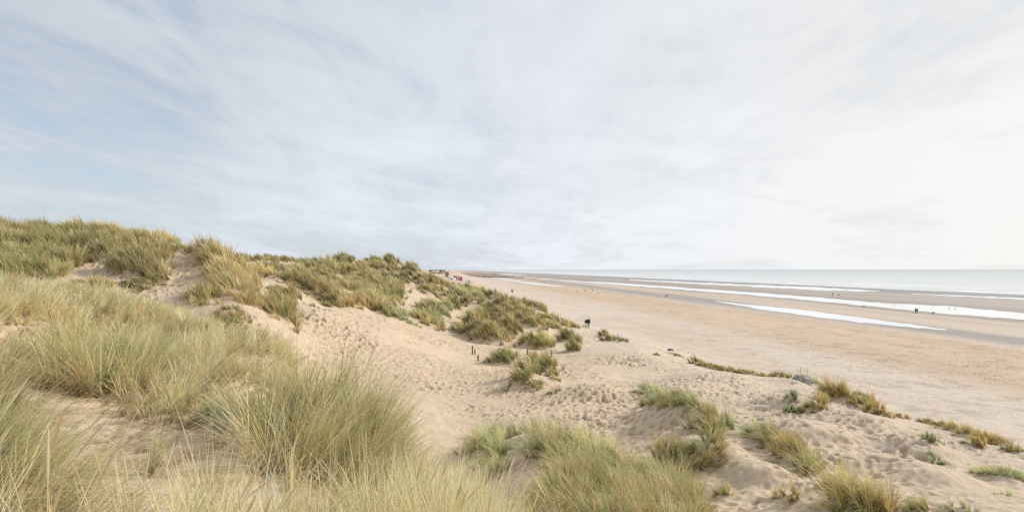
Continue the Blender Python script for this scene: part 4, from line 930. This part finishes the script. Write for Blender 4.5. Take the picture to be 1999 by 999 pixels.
# ------------------------------------------------------------------ sky, sun, camera
SUN = Vector((.80, .36, .56)).normalized()
world = bpy.data.worlds.new('World'); scene.world = world; world.use_nodes = True
nt = world.node_tree; nt.nodes.clear(); L = nt.links.new
out = N(nt, 'ShaderNodeOutputWorld')
sky = N(nt, 'ShaderNodeTexSky', sky_type='NISHITA'); sky.sun_disc = False
sky.sun_elevation = math.asin(SUN.z); sky.sun_rotation = math.atan2(SUN.x, SUN.y); sky.air_density = 1.0; sky.dust_density = 1.2; sky.altitude = 10
bg1 = N(nt, 'ShaderNodeBackground'); bg1.inputs['Strength'].default_value = .15
hz = N(nt, 'ShaderNodeMix', data_type='RGBA'); hz.inputs[0].default_value = .60; hcol = N(nt, 'ShaderNodeMix', data_type='RGBA'); hcol.inputs[6].default_value = (2.75, 3.7, 5.0, 1); hcol.inputs[7].default_value = (4.3, 5.15, 5.8, 1); LOWMIX = hcol; L(hcol.outputs[2], hz.inputs[7])   # thin high veil that pales the blue
L(sky.outputs[0], hz.inputs[6]); L(hz.outputs[2], bg1.inputs['Color'])
tc = N(nt, 'ShaderNodeTexCoord'); sep = N(nt, 'ShaderNodeSeparateXYZ'); L(tc.outputs['Generated'], sep.inputs[0])
def math_(op, a, b=None, c=None, clamp=False):
    n = N(nt, 'ShaderNodeMath', operation=op); n.use_clamp = clamp
    for i, v in enumerate((a, b, c)):
        if v is None: continue
        if isinstance(v, (int, float)): n.inputs[i].default_value = v
        else: L(v, n.inputs[i])
    return n.outputs[0]
zz_ = math_('ADD', math_('MAXIMUM', sep.outputs['Z'], 0.0), .10)
u_ = math_('DIVIDE', sep.outputs['X'], zz_); v_ = math_('DIVIDE', sep.outputs['Y'], zz_)
cmb = N(nt, 'ShaderNodeCombineXYZ'); L(u_, cmb.inputs[0]); L(v_, cmb.inputs[1])
def cloudnoise(rot, sc, detail, rough, dist, off):
    m1 = N(nt, 'ShaderNodeMapping'); m1.inputs['Rotation'].default_value = (0, 0, rot); L(cmb.outputs[0], m1.inputs['Vector'])
    mp = N(nt, 'ShaderNodeMapping'); mp.inputs['Scale'].default_value = sc; mp.inputs['Location'].default_value = off
    L(m1.outputs[0], mp.inputs['Vector'])
    n = N(nt, 'ShaderNodeTexNoise'); n.inputs['Scale'].default_value = 1; n.inputs['Detail'].default_value = detail; n.inputs['Roughness'].default_value = rough; n.inputs['Distortion'].default_value = dist
    L(mp.outputs[0], n.inputs['Vector']); return n.outputs['Fac']
cA = cloudnoise(math.radians(8), (.95, .62, 1), 8, .60, 1.5, (3.1, 1.2, 0))
cB = cloudnoise(math.radians(-20), (.55, .30, 1), 4, .5, .4, (7.7, 4.2, 0))
cC = cloudnoise(math.radians(14), (4.2, 1.5, 1), 8, .66, 1.6, (1.4, 8.8, 0))
# cover grows towards the sea side
az = math_('MULTIPLY', sep.outputs['X'], .70)
cmb2 = N(nt, 'ShaderNodeCombineXYZ'); L(math_('MULTIPLY', sep.outputs['X'], 3.2), cmb2.inputs[0]); L(math_('MULTIPLY', sep.outputs['Y'], 1.5), cmb2.inputs[1]); L(math_('MULTIPLY_ADD', sep.outputs['Z'], 17.0, math_('MULTIPLY', sep.outputs['X'], 2.6)), cmb2.inputs[2])
nD = N(nt, 'ShaderNodeTexNoise'); nD.inputs['Scale'].default_value = 1; nD.inputs['Detail'].default_value = 7; nD.inputs['Roughness'].default_value = .6; nD.inputs['Distortion'].default_value = .5; L(cmb2.outputs[0], nD.inputs['Vector'])
low = N(nt, 'ShaderNodeMapRange', interpolation_type='SMOOTHSTEP'); low.inputs['From Min'].default_value = .34; low.inputs['From Max'].default_value = .06; L(sep.outputs['Z'], low.inputs['Value'])
L(low.outputs[0], LOWMIX.inputs[0])
cD = math_('MULTIPLY', math_('SUBTRACT', nD.outputs['Fac'], .5), low.outputs[0])
cov = math_('ADD', math_('MULTIPLY', cD, math_('SUBTRACT', 2.3, math_('MULTIPLY', sep.outputs['X'], 2.4))), math_('ADD', math_('ADD', math_('MULTIPLY', math_('SUBTRACT', cA, .5), 1.8), math_('MULTIPLY', math_('SUBTRACT', cB, .5), 1.5)), math_('MULTIPLY', math_('SUBTRACT', cC, .5), 1.1)))
cE = cloudnoise(math.radians(-4), (1.9, .55, 1), 6, .55, 1.1, (5.5, 2.3, 0))
rdg = math_('SUBTRACT', .86, math_('MULTIPLY', math_('ABSOLUTE', math_('SUBTRACT', cE, .5)), 3.4))      # thin bright filaments of cirrus
wisp = math_('MULTIPLY', rdg, math_('SUBTRACT', .75, math_('MULTIPLY', sep.outputs['X'], .8)))
fac = math_('ADD', math_('ADD', math_('ADD', cov, az), .62), math_('MULTIPLY', wisp, .55))
mr = N(nt, 'ShaderNodeMapRange', interpolation_type='SMOOTHSTEP'); mr.inputs['From Min'].default_value = -.3; mr.inputs['From Max'].default_value = .95; mr.inputs['To Min'].default_value = .20; mr.inputs['To Max'].default_value = .97; L(fac, mr.inputs['Value'])
br = math_('ADD', math_('ADD', math_('MULTIPLY', sep.outputs['X'], .19), .785), math_('MULTIPLY', math_('SUBTRACT', cB, .5), .30))
br = math_('ADD', br, math_('MULTIPLY', math_('SUBTRACT', cA, .5), .22))
br = math_('ADD', br, math_('MULTIPLY', cD, .42))
br = math_('ADD', br, math_('MULTIPLY', low.outputs[0], .05))
br = math_('ADD', br, math_('MULTIPLY', math_('SUBTRACT', cC, .5), .07))
br = math_('ADD', br, math_('MULTIPLY', math_('SUBTRACT', rdg, .5), .075))
br = math_('MINIMUM', br, .93)
warm = math_('ADD', math_('MULTIPLY', sep.outputs['X'], 1.25), .12, clamp=True)
cm = N(nt, 'ShaderNodeMix', data_type='RGBA'); cm.inputs[6].default_value = (.905, .96, 1.045, 1); cm.inputs[7].default_value = (1.02, 1.005, .975, 1); L(warm, cm.inputs[0])
bg2 = N(nt, 'ShaderNodeBackground'); L(cm.outputs[2], bg2.inputs['Color']); L(br, bg2.inputs['Strength'])
ms = N(nt, 'ShaderNodeMixShader'); L(mr.outputs[0], ms.inputs[0]); L(bg1.outputs[0], ms.inputs[1]); L(bg2.outputs[0], ms.inputs[2]); L(ms.outputs[0], out.inputs[0])

sd = bpy.data.lights.new('sun', 'SUN'); sd.energy = 3.3; sd.angle = math.radians(6); sd.color = (1, .945, .87)
so = bpy.data.objects.new('sun', sd); COL.objects.link(so); so.location = (0, 0, 60)
so.rotation_euler = (-SUN).to_track_quat('-Z', 'Y').to_euler()

cam = bpy.data.cameras.new('camera'); co = bpy.data.objects.new('camera', cam); COL.objects.link(co)
co.location = (0, 0, ZC); co.rotation_euler = (math.pi / 2, 0, 0)
cam.sensor_width = 36; cam.lens = 36 * F / 1999; cam.shift_y = 26.5 / 1999; cam.clip_start = .05; cam.clip_end = 200000
scene.camera = co
scene.view_settings.view_transform = 'Standard'; scene.view_settings.look = 'None'; scene.view_settings.exposure = 0; scene.view_settings.gamma = 1
scene.render.engine = 'CYCLES'
scene.cycles.max_bounces = 5; scene.cycles.diffuse_bounces = 3; scene.cycles.glossy_bounces = 2; scene.cycles.transmission_bounces = 3; scene.cycles.transparent_max_bounces = 4
scene.cycles.use_denoising = False
